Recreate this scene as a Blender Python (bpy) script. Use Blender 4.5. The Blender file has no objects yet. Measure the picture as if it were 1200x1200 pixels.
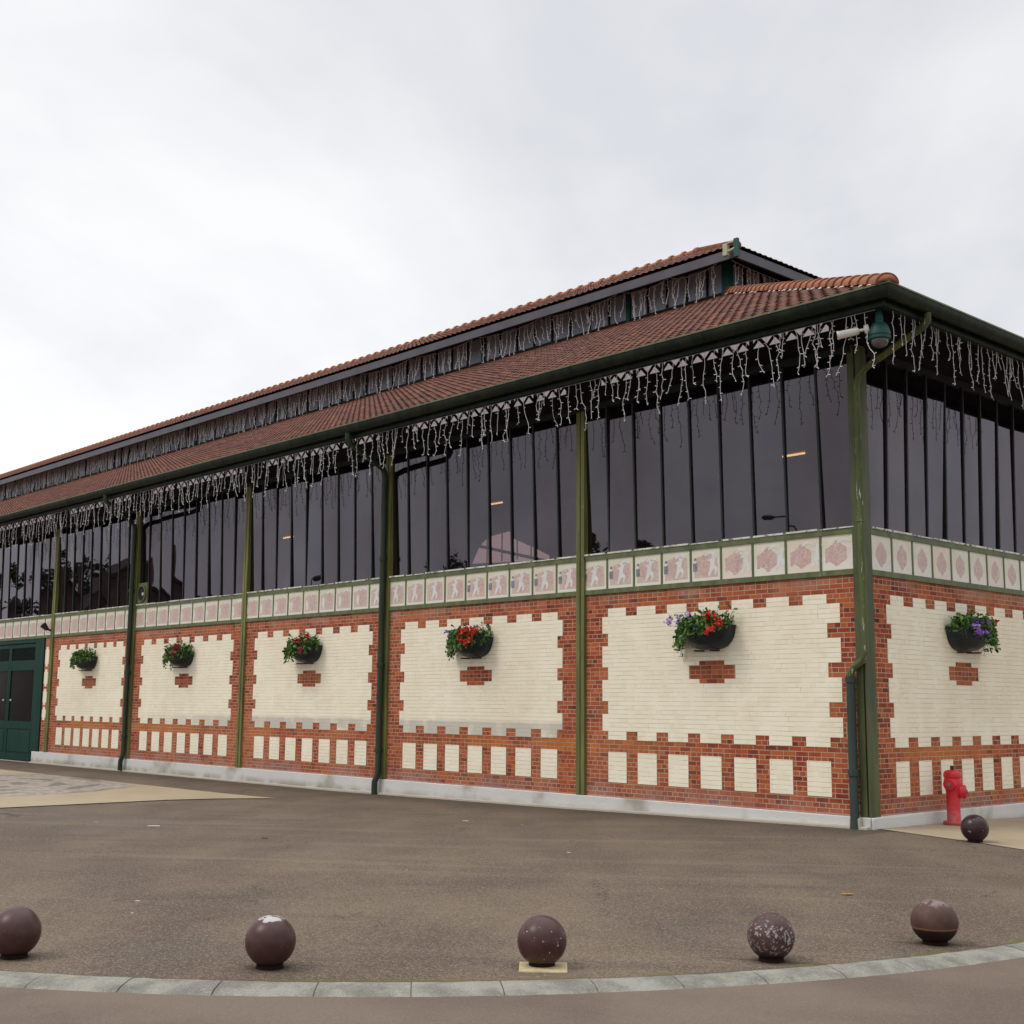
import bpy, bmesh, math, random
from mathutils import Vector, Matrix
R = math.radians
rnd = random.Random(7)
S = bpy.context.scene
COL = S.collection

# ------------------------------------------------------------------ helpers
class MB:
    """collects geometry (world coordinates) and links it as one mesh object"""
    def __init__(s): s.v = []; s.f = []; s.m = []; s.uv = None
    def quad(s, a, b, c, d, m=0):
        n = len(s.v); s.v += [tuple(a), tuple(b), tuple(c), tuple(d)]; s.f.append((n, n+1, n+2, n+3)); s.m.append(m)
    def poly(s, pts, m=0):
        n = len(s.v); s.v += [tuple(p) for p in pts]; s.f.append(tuple(range(n, n+len(pts)))); s.m.append(m)
    def box(s, x0, x1, y0, y1, z0, z1, m=0):
        n = len(s.v)
        s.v += [(x0,y0,z0),(x1,y0,z0),(x1,y1,z0),(x0,y1,z0),(x0,y0,z1),(x1,y0,z1),(x1,y1,z1),(x0,y1,z1)]
        for f in ((3,2,1,0),(4,5,6,7),(0,1,5,4),(1,2,6,5),(2,3,7,6),(3,0,4,7)):
            s.f.append(tuple(n+i for i in f)); s.m.append(m)
    def tube(s, pts, r, n=8, m=0, caps=True):
        pts = [Vector(p) for p in pts]; k0 = len(s.v)
        rs = r if isinstance(r, (list, tuple)) else [r]*len(pts)
        up = None
        for i, p in enumerate(pts):
            t = (pts[min(i+1, len(pts)-1)] - pts[max(i-1, 0)]).normalized()
            if up is None:
                up = Vector((0,0,1)) if abs(t.z) < .9 else Vector((1,0,0))
            a = (up - t*up.dot(t)).normalized(); b = t.cross(a); up = a
            for j in range(n):
                w = 2*math.pi*j/n
                s.v.append(tuple(p + (a*math.cos(w) + b*math.sin(w))*rs[i]))
        for i in range(len(pts)-1):
            for j in range(n):
                q = (j+1) % n
                s.f.append((k0+i*n+j, k0+i*n+q, k0+(i+1)*n+q, k0+(i+1)*n+j)); s.m.append(m)
        if caps:
            s.f.append(tuple(k0+j for j in reversed(range(n)))); s.m.append(m)
            e = k0+(len(pts)-1)*n
            s.f.append(tuple(e+j for j in range(n))); s.m.append(m)
    def lathe(s, prof, c=(0,0,0), n=24, m=0, axis=None, caps=True):
        """prof: list of (radius, height) along axis (default z)"""
        c = Vector(c); k0 = len(s.v)
        ax = Vector(axis).normalized() if axis else Vector((0,0,1))
        a = ax.orthogonal().normalized(); b = ax.cross(a)
        for r, h in prof:
            for j in range(n):
                w = 2*math.pi*j/n
                s.v.append(tuple(c + ax*h + (a*math.cos(w)+b*math.sin(w))*r))
        for i in range(len(prof)-1):
            for j in range(n):
                q = (j+1) % n
                s.f.append((k0+i*n+j, k0+i*n+q, k0+(i+1)*n+q, k0+(i+1)*n+j)); s.m.append(m)
        if caps:
            s.f.append(tuple(k0+j for j in reversed(range(n)))); s.m.append(m)
            e = k0+(len(prof)-1)*n
            s.f.append(tuple(e+j for j in range(n))); s.m.append(m)
    def extrude_profile(s, prof, a, b, m=0, closed=True):
        """prof: list of Vector offsets placed at a and at b (lists may differ for mitres)"""
        k = len(s.v); n = len(a)
        s.v += [tuple(p) for p in a] + [tuple(p) for p in b]
        for j in range(n if closed else n-1):
            q = (j+1) % n
            s.f.append((k+j, k+q, k+n+q, k+n+j)); s.m.append(m)
        if closed:
            s.f.append(tuple(k+j for j in reversed(range(n)))); s.m.append(m)
            s.f.append(tuple(k+n+j for j in range(n))); s.m.append(m)
    def build(s, name, mats, parent=None, smooth=False, bevel=0, origin=None, auto=None):
        if not isinstance(mats, (list, tuple)): mats = [mats]
        pw = parent['_w'] if parent is not None else (0, 0, 0)
        o_w = origin if origin is not None else tuple(pw)
        me = bpy.data.meshes.new(name)
        me.from_pydata([(x-o_w[0], y-o_w[1], z-o_w[2]) for x, y, z in s.v], [], s.f)
        for m in mats: me.materials.append(m)
        me.polygons.foreach_set('material_index', s.m)
        if smooth: me.polygons.foreach_set('use_smooth', [True]*len(s.f))
        me.validate(); me.update()
        o = bpy.data.objects.new(name, me); COL.objects.link(o)
        o['_w'] = [float(q) for q in o_w]
        if parent is not None: o.parent = parent
        o.location = (o_w[0]-pw[0], o_w[1]-pw[1], o_w[2]-pw[2])
        if bevel:
            b = o.modifiers.new('bevel', 'BEVEL'); b.width = bevel; b.segments = 2; b.limit_method = 'ANGLE'
        if smooth and auto:
            bm = bmesh.new(); bm.from_mesh(me)
            for e in bm.edges:
                if len(e.link_faces) == 2 and e.calc_face_angle(0) > R(auto): e.smooth = False
            bm.to_mesh(me); bm.free()
        return o

def tag(o, label=None, cat=None, group=None, kind=None):
    if label: o['label'] = label
    if cat: o['category'] = cat
    if group: o['group'] = group
    if kind: o['kind'] = kind
    return o
def empty(name, loc):
    o = bpy.data.objects.new(name, None); COL.objects.link(o); o.location = loc; o['_w'] = [float(q) for q in loc]
    o.empty_display_size = .2
    return o

# node helper
class NT:
    def __init__(s, name):
        s.mat = bpy.data.materials.new(name); s.mat.use_nodes = True
        s.t = s.mat.node_tree; s.n = s.t.nodes; s.l = s.t.links
        s.bsdf = s.n['Principled BSDF']; s.out = s.n['Material Output']
    def node(s, typ, **kw):
        x = s.n.new(typ)
        for k, v in kw.items(): setattr(x, k, v)
        return x
    def set(s, sock, v):
        if isinstance(v, bpy.types.NodeSocket): s.l.new(v, sock)
        elif v is not None:
            if hasattr(sock, 'default_value'):
                if sock.type == 'RGBA' and len(v) == 3: v = (*v, 1)
                sock.default_value = v
    def math(s, op, a, b=None, c=None, clamp=False):
        x = s.node('ShaderNodeMath', operation=op, use_clamp=clamp)
        s.set(x.inputs[0], a)
        if b is not None: s.set(x.inputs[1], b)
        if c is not None: s.set(x.inputs[2], c)
        return x.outputs[0]
    def mix(s, f, a, b, mode='MIX'):
        x = s.node('ShaderNodeMix', data_type='RGBA', blend_type=mode)
        s.set(x.inputs[0], f); s.set(x.inputs[6], a); s.set(x.inputs[7], b)
        return x.outputs[2]
    def noise(s, scale, detail=4, rough=.55, vec=None, dim='3D', dist=0):
        x = s.node('ShaderNodeTexNoise', noise_dimensions=dim)
        x.inputs['Scale'].default_value = scale; x.inputs['Detail'].default_value = detail
        x.inputs['Roughness'].default_value = rough; x.inputs['Distortion'].default_value = dist
        s.set(x.inputs['Vector'], vec if vec is not None else s.pos())
        return x.outputs['Fac']
    def pos(s):
        if not hasattr(s, '_p'): s._p = s.node('ShaderNodeNewGeometry')
        return s._p.outputs['Position']
    def xyz(s, v=None):
        x = s.node('ShaderNodeSeparateXYZ'); s.set(x.inputs[0], v if v is not None else s.pos())
        return x.outputs
    def comb(s, x, y, z):
        c = s.node('ShaderNodeCombineXYZ'); s.set(c.inputs[0], x); s.set(c.inputs[1], y); s.set(c.inputs[2], z)
        return c.outputs[0]
    def ramp(s, f, stops, interp='LINEAR'):
        r = s.node('ShaderNodeValToRGB'); r.color_ramp.interpolation = interp
        el = r.color_ramp.elements
        while len(el) < len(stops): el.new(.5)
        for e, (p, c) in zip(el, stops):
            e.position = p; e.color = (*c, 1) if len(c) == 3 else (c[0], c[0], c[0], 1)
        s.set(r.inputs[0], f)
        return r.outputs[0]
    def sstep(s, f, a, b, lo=0, hi=1):
        x = s.node('ShaderNodeMapRange', interpolation_type='SMOOTHSTEP')
        s.set(x.inputs['Value'], f); x.inputs['From Min'].default_value = a; x.inputs['From Max'].default_value = b
        x.inputs['To Min'].default_value = lo; x.inputs['To Max'].default_value = hi
        return x.outputs[0]
    def bump(s, h, strength=.3, dist=.01, normal=None):
        b = s.node('ShaderNodeBump'); b.inputs['Strength'].default_value = strength; b.inputs['Distance'].default_value = dist
        s.set(b.inputs['Height'], h)
        if normal is not None: s.set(b.inputs['Normal'], normal)
        return b.outputs[0]
    def done(s, color=None, rough=.6, normal=None, spec=.5, metal=0, **kw):
        b = s.bsdf
        if color is not None: s.set(b.inputs['Base Color'], color)
        s.set(b.inputs['Roughness'], rough); s.set(b.inputs['Specular IOR Level'], spec); s.set(b.inputs['Metallic'], metal)
        if normal is not None: s.set(b.inputs['Normal'], normal)
        for k, v in kw.items(): s.set(b.inputs[k], v)
        return s.mat

C_ = .0729            # brick course height
ZB = .965             # level at which the courses are anchored
M = {}

def simple(name, col, rough=.6, var=.25, scale=6, spec=.4, bump=0, metal=0, chips=None):
    t = NT(name)
    n = t.noise(scale, 5)
    c = t.mix(t.sstep(n, .3, .7), [q*(1-var) for q in col], [min(q*(1+var), 1) for q in col])
    if chips:
        k = t.sstep(t.noise(chips[1], 3, .6), chips[2], chips[2]+.03)
        c = t.mix(k, c, chips[0])
    nb = t.bump(t.noise(scale*8, 3), bump, .004) if bump else None
    M[name] = t.done(c, rough, nb, spec, metal)
    return M[name]

def brick_nodes(t, mortar=.0062):
    x, y, z = t.xyz()
    u = t.math('ADD', x, y)
    v = t.math('SUBTRACT', z, ZB - 30*C_)
    w = t.noise(3.5, 3)
    v = t.math('ADD', v, t.math('MULTIPLY', t.math('SUBTRACT', w, .5), .006))
    u2 = t.math('ADD', u, t.math('MULTIPLY', t.math('SUBTRACT', t.noise(8, 2), .5), .02))
    b = t.node('ShaderNodeTexBrick', offset=.5, offset_frequency=2, squash=.5, squash_frequency=3)
    b.inputs['Scale'].default_value = 1
    b.inputs['Brick Width'].default_value = .225; b.inputs['Row Height'].default_value = C_
    b.inputs['Mortar Size'].default_value = mortar; b.inputs['Mortar Smooth'].default_value = .25
    b.inputs['Bias'].default_value = 0
    b.inputs['Color1'].default_value = (0, 0, 0, 1); b.inputs['Color2'].default_value = (1, 1, 1, 1); b.inputs['Mortar'].default_value = (.5, .5, .5, 1)
    t.set(b.inputs['Vector'], t.comb(t.math('ADD', u2, 200), v, 0))
    return b, z, u

# brick
t = NT('red_brick')
b, z, u = brick_nodes(t)
cell = t.node('ShaderNodeSeparateColor'); t.set(cell.inputs[0], b.outputs['Color'])
# a second, independent per-brick value
b2 = t.node('ShaderNodeTexWhiteNoise', noise_dimensions='2D')
row = t.math('FLOOR', t.math('DIVIDE', t.math('SUBTRACT', z, ZB-30*C_), C_))
colm = t.math('FLOOR', t.math('DIVIDE', t.math('ADD', u, t.math('MULTIPLY', row, .37)), .1125))
t.set(b2.inputs['Vector'], t.comb(row, colm, 0))
mixv = t.math('ADD', t.math('MULTIPLY', cell.outputs[0], .75), t.math('MULTIPLY', b2.outputs['Value'], .25))
col = t.ramp(mixv, [(0, (.075,.020,.018)), (.16, (.17,.032,.020)), (.38, (.285,.050,.021)), (.62, (.35,.070,.024)), (.85, (.42,.108,.034)), (1, (.30,.085,.052))])
col = t.mix(t.sstep(t.noise(.55, 3), .35, .7, 0, .35), col, (.46,.17,.065))
col = t.mix(t.math('MULTIPLY', t.sstep(t.noise(26, 4, .7), .5, .8), .35), col, (.16,.05,.04))
# purple, limed lower courses
low = t.math('MULTIPLY', t.sstep(z, .34, .04), t.sstep(t.noise(.9, 3), .38, .62))
col = t.mix(t.math('MULTIPLY', low, .6), col, t.mix(t.noise(14, 3), (.16,.07,.075), (.42,.30,.27)))
# orange rust wash on the string course
band = t.math('MULTIPLY', t.math('MULTIPLY', t.sstep(z, .70, .80), t.sstep(z, 1.02, .92)), t.sstep(t.noise(.45, 2), .45, .6))
col = t.mix(t.math('MULTIPLY', band, .55), col, (.50,.16,.03))
# pale lime bloom under the frieze
top = t.math('MULTIPLY', t.sstep(z, 3.2, 3.45), t.sstep(t.noise(1.3, 4), .42, .68))
col = t.mix(t.math('MULTIPLY', top, .45), col, (.46,.30,.24))
mort = t.mix(t.noise(5, 3), (.36,.25,.17), (.52,.41,.30))
mort = t.mix(t.sstep(t.noise(1.2, 3), .45, .65), mort, (.36,.22,.14))
col = t.mix(b.outputs['Fac'], col, mort)
h = t.math('ADD', t.math('MULTIPLY', b.outputs['Fac'], -1), t.math('MULTIPLY', t.noise(60, 4), .3))
M['red_brick'] = t.done(col, .82, t.bump(h, .5, .006), .25)

# cream painted brick
t = NT('cream_paint')
b, z, u = brick_nodes(t, .0045)
n1 = t.noise(2.2, 4)
col = t.mix(t.sstep(n1, .3, .7), (.82,.745,.575), (.86,.80,.645))
col = t.mix(t.math('MULTIPLY', t.sstep(t.noise(.35, 3), .5, .75), .25), col, (.62,.52,.36))
pz = t.noise(3.1, 2)
vv = t.math('FRACT', t.math('DIVIDE', t.math('ADD', t.math('SUBTRACT', z, ZB-30*C_), t.math('MULTIPLY', t.math('SUBTRACT', t.noise(3.5, 3), .5), .006)), C_))
hz = t.math('MAXIMUM', t.sstep(vv, .10, .03), t.sstep(vv, .93, 1.0))
jn = t.math('MAXIMUM', t.math('MULTIPLY', hz, t.sstep(t.noise(2.6, 4, .65), .34, .58)), t.math('MULTIPLY', b.outputs['Fac'], t.sstep(t.noise(3.3, 4, .65), .48, .7)))
col = t.mix(t.math('MULTIPLY', jn, .68), col, (.36,.30,.21))
cs = t.node('ShaderNodeSeparateColor'); t.set(cs.inputs[0], b.outputs['Color'])
col = t.mix(t.math('MULTIPLY', t.sstep(cs.outputs[0], .55, 1), .22), col, (.66,.57,.40))
# grey repainted lower courses on the middle bays
gm = t.math('MULTIPLY', t.math('MULTIPLY', t.sstep(z, 1.27, 1.19), t.sstep(z, .93, .95)), t.sstep(u, -5.8, -6.1))
gm = t.math('MULTIPLY', gm, t.sstep(u, -23.5, -16.5))
col = t.mix(t.math('MULTIPLY', gm, t.sstep(t.noise(1.7, 3), .3, .55, .25, .8)), col, (.47,.435,.38))
# faint rusty drips
dn = t.noise(1, 3, .5, t.comb(t.math('MULTIPLY', u, 3.2), t.math('MULTIPLY', z, .25), 0))
col = t.mix(t.math('MULTIPLY', t.sstep(dn, .66, .80), .35), col, (.50,.36,.20))
h = t.math('ADD', t.math('MULTIPLY', b.outputs['Fac'], -1), t.math('MULTIPLY', t.noise(40, 3), .25))
M['cream_paint'] = t.done(col, .65, t.bump(h, .45, .005), .3)

# plinth
t = NT('plinth_concrete')
x, y, z = t.xyz()
col = t.mix(t.noise(1.2, 5), (.52,.51,.49), (.66,.65,.625))
col = t.mix(t.math('MULTIPLY', t.sstep(t.noise(.55, 4), .52, .64), .8), col, (.29,.265,.205))
col = t.mix(t.math('MULTIPLY', t.sstep(z, -.12, -.3), t.sstep(t.noise(2, 4), .35, .6, .25, .85)), col, (.25,.22,.16))
col = t.mix(t.math('MULTIPLY', t.sstep(t.noise(18, 5, .7), .58, .75), .4), col, (.3,.28,.24))
M['plinth'] = t.done(col, .8, t.bump(t.noise(22, 6, .65), .5, .015), .25)
t = NT('footing_concrete')
col = t.mix(t.noise(3, 5), (.36,.32,.25), (.50,.46,.38))
M['footing'] = t.done(col, .85, t.bump(t.noise(40, 4), .4, .006), .2)

def greenpaint(name, a, bcol, chipcol=(.45,.45,.36), chip=.68):
    t = NT(name)
    x, y, z = t.xyz()
    sv = t.comb(t.math('MULTIPLY', x, 5), t.math('MULTIPLY', y, 5), t.math('MULTIPLY', z, .8))
    col = t.mix(t.sstep(t.noise(1, 4, .6, sv), .3, .7), a, bcol)
    col = t.mix(t.sstep(t.noise(6, 5, .65, t.comb(t.math('MULTIPLY', x, 4), t.math('MULTIPLY', y, 4), t.math('MULTIPLY', z, .6))), chip, chip+.05), col, chipcol)
    M[name] = t.done(col, .5, t.bump(t.noise(30, 4), .15, .003), .15 if name in ('gutter_paint', 'gate_paint') else .35)
greenpaint('olive_paint', (.095,.105,.032), (.20,.195,.062))
greenpaint('corner_paint', (.045,.056,.022), (.095,.105,.038), (.30,.31,.24), .68)
greenpaint('rail_paint', (.075,.105,.042), (.14,.155,.07), (.35,.36,.28), .66)
greenpaint('dark_green_paint', (.018,.030,.018), (.035,.055,.028), (.09,.11,.06), .66)
greenpaint('corner_pipe_paint', (.045,.065,.022), (.10,.125,.035), (.42,.42,.36), .61)
greenpaint('iron_pipe_paint', (.020,.035,.032), (.035,.055,.045), (.16,.16,.14), .67)
greenpaint('gutter_paint', (.008,.013,.009), (.019,.028,.016), (.045,.052,.028), .64)
greenpaint('gate_paint', (.002,.026,.019), (.004,.040,.029), (.01,.045,.033), .75)
greenpaint('teal_paint', (.006,.055,.048), (.012,.085,.07), (.02,.09,.08), .7)
simple('mullion_paint', (.010,.013,.011), .5, .3)
simple('soffit_dark', (.010,.008,.008), .75, .3, 3)
simple('black_iron', (.012,.012,.012), .5)
simple('grey_fascia', (.075,.072,.085), .45, .15, 2)
simple('white_plastic', (.62,.60,.56), .4, .08)
simple('white_sill', (.62,.60,.55), .6, .2, 5, chips=((.22,.22,.14), 9, .56))
simple('pale_cream_metal', (.36,.34,.23), .5, .15)
simple('wire_white', (.50,.48,.47), .5, .1); simple('wire_bright', (.88,.87,.86), .5, .03)
simple('bowl_plastic', (.012,.020,.023), .42, .35, 9, spec=.4)
simple('soil', (.02,.015,.01), .9)

# window glass: dark tinted, mirror-like, with a hint of the interior
t = NT('tinted_glass')
geo = t.node('ShaderNodeNewGeometry')
fr = t.node('ShaderNodeFresnel'); fr.inputs['IOR'].default_value = 1.85
gl = t.node('ShaderNodeBsdfGlossy'); gl.inputs['Roughness'].default_value = .012
t.set(gl.inputs['Color'], t.mix(t.math('MULTIPLY', t.sstep(t.noise(.5, 5, .6, t.comb(t.math('ADD', t.xyz()[0], t.xyz()[1]), 0, t.math('MULTIPLY', t.xyz()[2], .5))), .3, .7), 1.0), t.mix(geo.outputs['Random Per Island'], (.68,.58,.62), (.82,.74,.84)), t.mix(geo.outputs['Random Per Island'], (1.0,.89,.94), (.96,.90,1.0))))  # noise in the gloss tint paints cloud-like streaks into the reflection
wob = t.bump(t.noise(1.1, 1), .10, .02)
t.set(gl.inputs['Normal'], wob)
tr = t.node('ShaderNodeBsdfTransparent'); tr.inputs['Color'].default_value = (.20,.17,.18,1)
df = t.node('ShaderNodeBsdfDiffuse'); df.inputs['Color'].default_value = (.012,.009,.011,1)
m0 = t.node('ShaderNodeMixShader'); m0.inputs[0].default_value = .55
t.l.new(df.outputs[0], m0.inputs[1]); t.l.new(tr.outputs[0], m0.inputs[2])
m1 = t.node('ShaderNodeMixShader'); t.set(m1.inputs[0], fr.outputs[0])
t.l.new(m0.outputs[0], m1.inputs[1]); t.l.new(gl.outputs[0], m1.inputs[2])
t.l.new(m1.outputs[0], t.out.inputs[0])
M['glass'] = t.mat
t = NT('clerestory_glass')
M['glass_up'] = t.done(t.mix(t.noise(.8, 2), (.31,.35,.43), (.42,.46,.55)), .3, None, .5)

# roof tiles
def tile_mat(name, base, hi, dark, lich=.5):
    t = NT(name)
    uv = t.node('ShaderNodeUVMap'); uv.uv_map = 'tile'
    fl = t.node('ShaderNodeVectorMath', operation='FLOOR'); t.set(fl.inputs[0], uv.outputs[0])
    wn = t.node('ShaderNodeTexWhiteNoise', noise_dimensions='2D'); t.set(wn.inputs['Vector'], fl.outputs[0])
    v = wn.outputs['Value']
    col = t.ramp(v, [(0, dark), (.25, base), (.7, base), (.92, hi), (1, [q*1.1 for q in hi])])
    col = t.mix(t.math('MULTIPLY', t.sstep(t.noise(.7, 4), .42, .62), .55), col, dark)
    col = t.mix(t.math('MULTIPLY', t.sstep(t.noise(4.5, 5, .65), .55, .72), lich), col, (.13,.115,.06))
    col = t.mix(t.math('MULTIPLY', t.sstep(t.noise(30, 5, .7), .5, .75), .4), col, dark)
    M[name] = t.done(col, .85, t.bump(t.noise(50, 4), .3, .006), .2)
tile_mat('roof_tile', (.120,.043,.029), (.175,.064,.036), (.068,.032,.025), .5)
t = NT('ridge_clay')
oi = t.node('ShaderNodeObjectInfo')
col = t.mix(oi.outputs['Random'], (.19,.065,.033), (.30,.115,.055))
col = t.mix(t.math('MULTIPLY', t.sstep(t.noise(9, 5, .65), .52, .7), .5), col, (.11,.055,.035))
M['ridge_clay'] = t.done(col, .8, t.bump(t.noise(40, 4), .3, .006), .25)
simple('house_roof0', (.12,.045,.03), .85, .2, 3)
simple('lime_mortar', (.62,.58,.52), .85, .15)

# frieze tile ceramic
t = NT('frieze_ceramic')
oi = t.node('ShaderNodeObjectInfo'); tc = t.node('ShaderNodeTexCoord')
ov = t.node('ShaderNodeVectorMath', operation='ADD')
rv = t.comb(t.math('MULTIPLY', oi.outputs['Random'], 37), t.math('MULTIPLY', oi.outputs['Random'], 11), 0)
t.set(ov.inputs[0], tc.outputs['Object']); t.set(ov.inputs[1], rv)
nn = t.noise(5, 4, .6, ov.outputs[0])
col = t.mix(t.sstep(nn, .35, .65), (.70,.66,.54), (.63,.61,.47))
x, y, z = t.xyz(tc.outputs['Object'])
col = t.mix(t.sstep(z, .05, -.2), col, (.72,.69,.61))
col = t.mix(t.math('MULTIPLY', t.math('GREATER_THAN', oi.outputs['Random'], .72), .5), col, (.70,.57,.45))
M['frieze_ceramic'] = t.done(col, .35, None, .45)
t = NT('frieze_rose')
tc = t.node('ShaderNodeTexCoord'); oi = t.node('ShaderNodeObjectInfo')
ov = t.node('ShaderNodeVectorMath', operation='ADD')
rv = t.comb(t.math('MULTIPLY', oi.outputs['Random'], 37), t.math('MULTIPLY', oi.outputs['Random'], 11), 0)
t.set(ov.inputs[0], tc.outputs['Object']); t.set(ov.inputs[1], rv)
col = t.mix(t.sstep(t.noise(16, 4, .7, ov.outputs[0]), .35, .65), (.50,.29,.27), (.57,.43,.39))
col = t.mix(t.math('MULTIPLY', t.sstep(t.noise(38, 3, .7, ov.outputs[0]), .5, .65), .5), col, (.42,.25,.26))
vr = t.node('ShaderNodeTexVoronoi', feature='DISTANCE_TO_EDGE'); vr.inputs['Scale'].default_value = 26; t.set(vr.inputs['Vector'], ov.outputs[0])
col = t.mix(t.math('MULTIPLY', t.sstep(vr.outputs['Distance'], .09, .02), .55), col, (.66,.56,.49))
col = t.mix(t.math('MULTIPLY', t.sstep(t.noise(9, 4, .7, ov.outputs[0]), .55, .68), .6), col, (.66,.59,.50))
M['frieze_rose'] = t.done(col, .35, None, .45)
t = NT('frieze_wash')
tc = t.node('ShaderNodeTexCoord')
col = t.mix(t.sstep(t.noise(24, 4, .7, tc.outputs['Object']), .4, .62), (.58,.50,.41), (.54,.38,.34))
M['frieze_wash'] = t.done(col, .35, None, .45)
simple('frieze_white', (.68,.66,.64), .35, .08, 12)
simple('frieze_blue', (.20,.21,.24), .4, .3, 20)

# asphalt of the square
t = NT('square_asphalt')
x, y, z = t.xyz()
st = t.comb(t.math('ADD', t.math('MULTIPLY', x, .55), t.math('MULTIPLY', y, .5)), t.math('ADD', t.math('MULTIPLY', x, -.25), t.math('MULTIPLY', y, .27)), 0)
big = t.noise(.9, 5, .6, st)
col = t.mix(t.sstep(big, .34, .66), (.084,.058,.040), (.136,.097,.066))
col = t.mix(t.math('MULTIPLY', t.sstep(t.noise(.33, 4, .6), .52, .68), .5), col, (.082,.066,.056))
tr_ = t.noise(1.0, 3, .5, t.comb(t.math('MULTIPLY', t.math('ADD', x, t.math('MULTIPLY', y, .9)), .18), t.math('MULTIPLY', t.math('SUBTRACT', y, t.math('MULTIPLY', x, .9)), 1.1), 0))
col = t.mix(t.math('MULTIPLY', t.sstep(tr_, .54, .70), .5), col, (.062,.047,.038))
tr2 = t.noise(1.0, 4, .6, t.comb(t.math('MULTIPLY', t.math('ADD', x, t.math('MULTIPLY', y, .75)), .12), t.math('MULTIPLY', t.math('SUBTRACT', y, t.math('MULTIPLY', x, .75)), 1.7), 3.7))
col = t.mix(t.math('MULTIPLY', t.sstep(tr2, .54, .70), .45), col, (.175,.132,.092))
col = t.mix(t.math('MULTIPLY', t.sstep(t.noise(1.9, 3, .6), .66, .76), .45), col, (.055,.042,.036))
ck = t.node('ShaderNodeTexVoronoi', feature='DISTANCE_TO_EDGE'); ck.inputs['Scale'].default_value = .55
cv = t.node('ShaderNodeVectorMath', operation='ADD'); t.set(cv.inputs[0], t.pos())
t.set(cv.inputs[1], t.comb(t.math('MULTIPLY', t.noise(1.6, 5, .65), .9), t.math('MULTIPLY', t.noise(1.9, 5, .65), .9), 0)); t.set(ck.inputs['Vector'], cv.outputs[0])
ckm = t.math('MULTIPLY', t.sstep(ck.outputs['Distance'], .010, .003), t.sstep(t.noise(.6, 3), .54, .62))
col = t.mix(t.math('MULTIPLY', ckm, .75), col, (.022,.018,.016))
g1 = t.noise(70, 4, .8); g2 = t.noise(30, 3, .7)
col = t.mix(t.sstep(g1, .50, .68, 0, .85), col, (.36,.30,.23))
col = t.mix(t.sstep(g1, .48, .32, 0, .9), col, (.028,.023,.02))
col = t.mix(t.sstep(g2, .55, .75, 0, .35), col, (.24,.20,.15))
# moss in the joint along the kerb
dx = t.math('ADD', x, 3.75); dy = t.math('ADD', y, 5.23)
rr = t.math('SQRT', t.math('ADD', t.math('MULTIPLY', dx, dx), t.math('MULTIPLY', dy, dy)))
inr = t.math('LESS_THAN', rr, 9.35)
ms = t.math('MULTIPLY', t.math('MULTIPLY', inr, t.sstep(rr, 9.08, 9.19)), t.sstep(t.noise(1.5, 4, .65), .45, .58))
col = t.mix(t.math('MULTIPLY', ms, .85), col, t.mix(t.noise(20, 3), (.14,.12,.012), (.09,.10,.02)))
dk = t.math('MULTIPLY', t.math('MULTIPLY', inr, t.sstep(rr, 9.12, 9.2)), .6)
col = t.mix(t.math('MULTIPLY', dk, t.noise(2, 3)), col, (.05,.042,.03))
wsp = t.math('GREATER_THAN', t.noise(6, 1, .2), .86)
col = t.mix(t.math('MULTIPLY', wsp, .8), col, (.5,.47,.43))
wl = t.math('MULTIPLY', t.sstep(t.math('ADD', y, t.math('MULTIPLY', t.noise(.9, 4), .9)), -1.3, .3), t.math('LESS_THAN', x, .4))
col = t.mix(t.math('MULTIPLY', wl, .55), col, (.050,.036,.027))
for (cx_, cy_) in ((.98,-12.6),(2.44,-11.42),(3.63,-9.97),(4.54,-8.56),(4.96,-7.03)):     # darker brown towards the foot of each ball
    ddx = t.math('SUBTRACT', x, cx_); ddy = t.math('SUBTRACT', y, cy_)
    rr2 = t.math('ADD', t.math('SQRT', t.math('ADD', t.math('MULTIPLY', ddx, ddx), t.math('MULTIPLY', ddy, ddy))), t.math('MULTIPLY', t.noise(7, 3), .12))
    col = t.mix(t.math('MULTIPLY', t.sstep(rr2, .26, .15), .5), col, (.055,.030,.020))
h = t.math('ADD', g1, t.math('MULTIPLY', g2, .8))
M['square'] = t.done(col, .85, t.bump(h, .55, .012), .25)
t = NT('road_asphalt')
g1 = t.noise(110, 3, .75)
col = t.mix(t.sstep(t.noise(.7, 5), .35, .65), (.118,.084,.064), (.158,.117,.088))
col = t.mix(t.sstep(g1, .52, .72, 0, .6), col, (.27,.22,.19))
col = t.mix(t.sstep(g1, .46, .3, 0, .7), col, (.055,.045,.042))
M['road'] = t.done(col, .85, t.bump(g1, .45, .01), .25)
t = NT('kerb_granite')
g = t.noise(75, 4, .85)
col = t.mix(t.sstep(t.noise(3.5, 6, .7), .35, .65), (.150,.146,.120), (.27,.262,.222))
col = t.mix(t.sstep(g, .52, .7, 0, .7), col, (.40,.39,.35))
col = t.mix(t.sstep(g, .46, .3, 0, .7), col, (.075,.075,.065))
col = t.mix(t.math('MULTIPLY', t.sstep(t.noise(5, 4, .6), .6, .7), .5), col, (.30,.26,.15))
M['kerb'] = t.done(col, .8, t.bump(t.noise(70, 4, .7), .6, .01), .25)
simple('kerb_joint', (.15,.12,.075), .9, .35, 5)
t = NT('beige_pavement')
col = t.mix(t.noise(1.1, 5), (.29,.225,.145), (.40,.33,.22))
col = t.mix(t.math('MULTIPLY', t.sstep(t.noise(.8, 4), .5, .7), .5), col, (.20,.165,.115))
g = t.noise(90, 3, .75)
col = t.mix(t.sstep(g, .5, .75, 0, .5), col, (.50,.43,.32))
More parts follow.
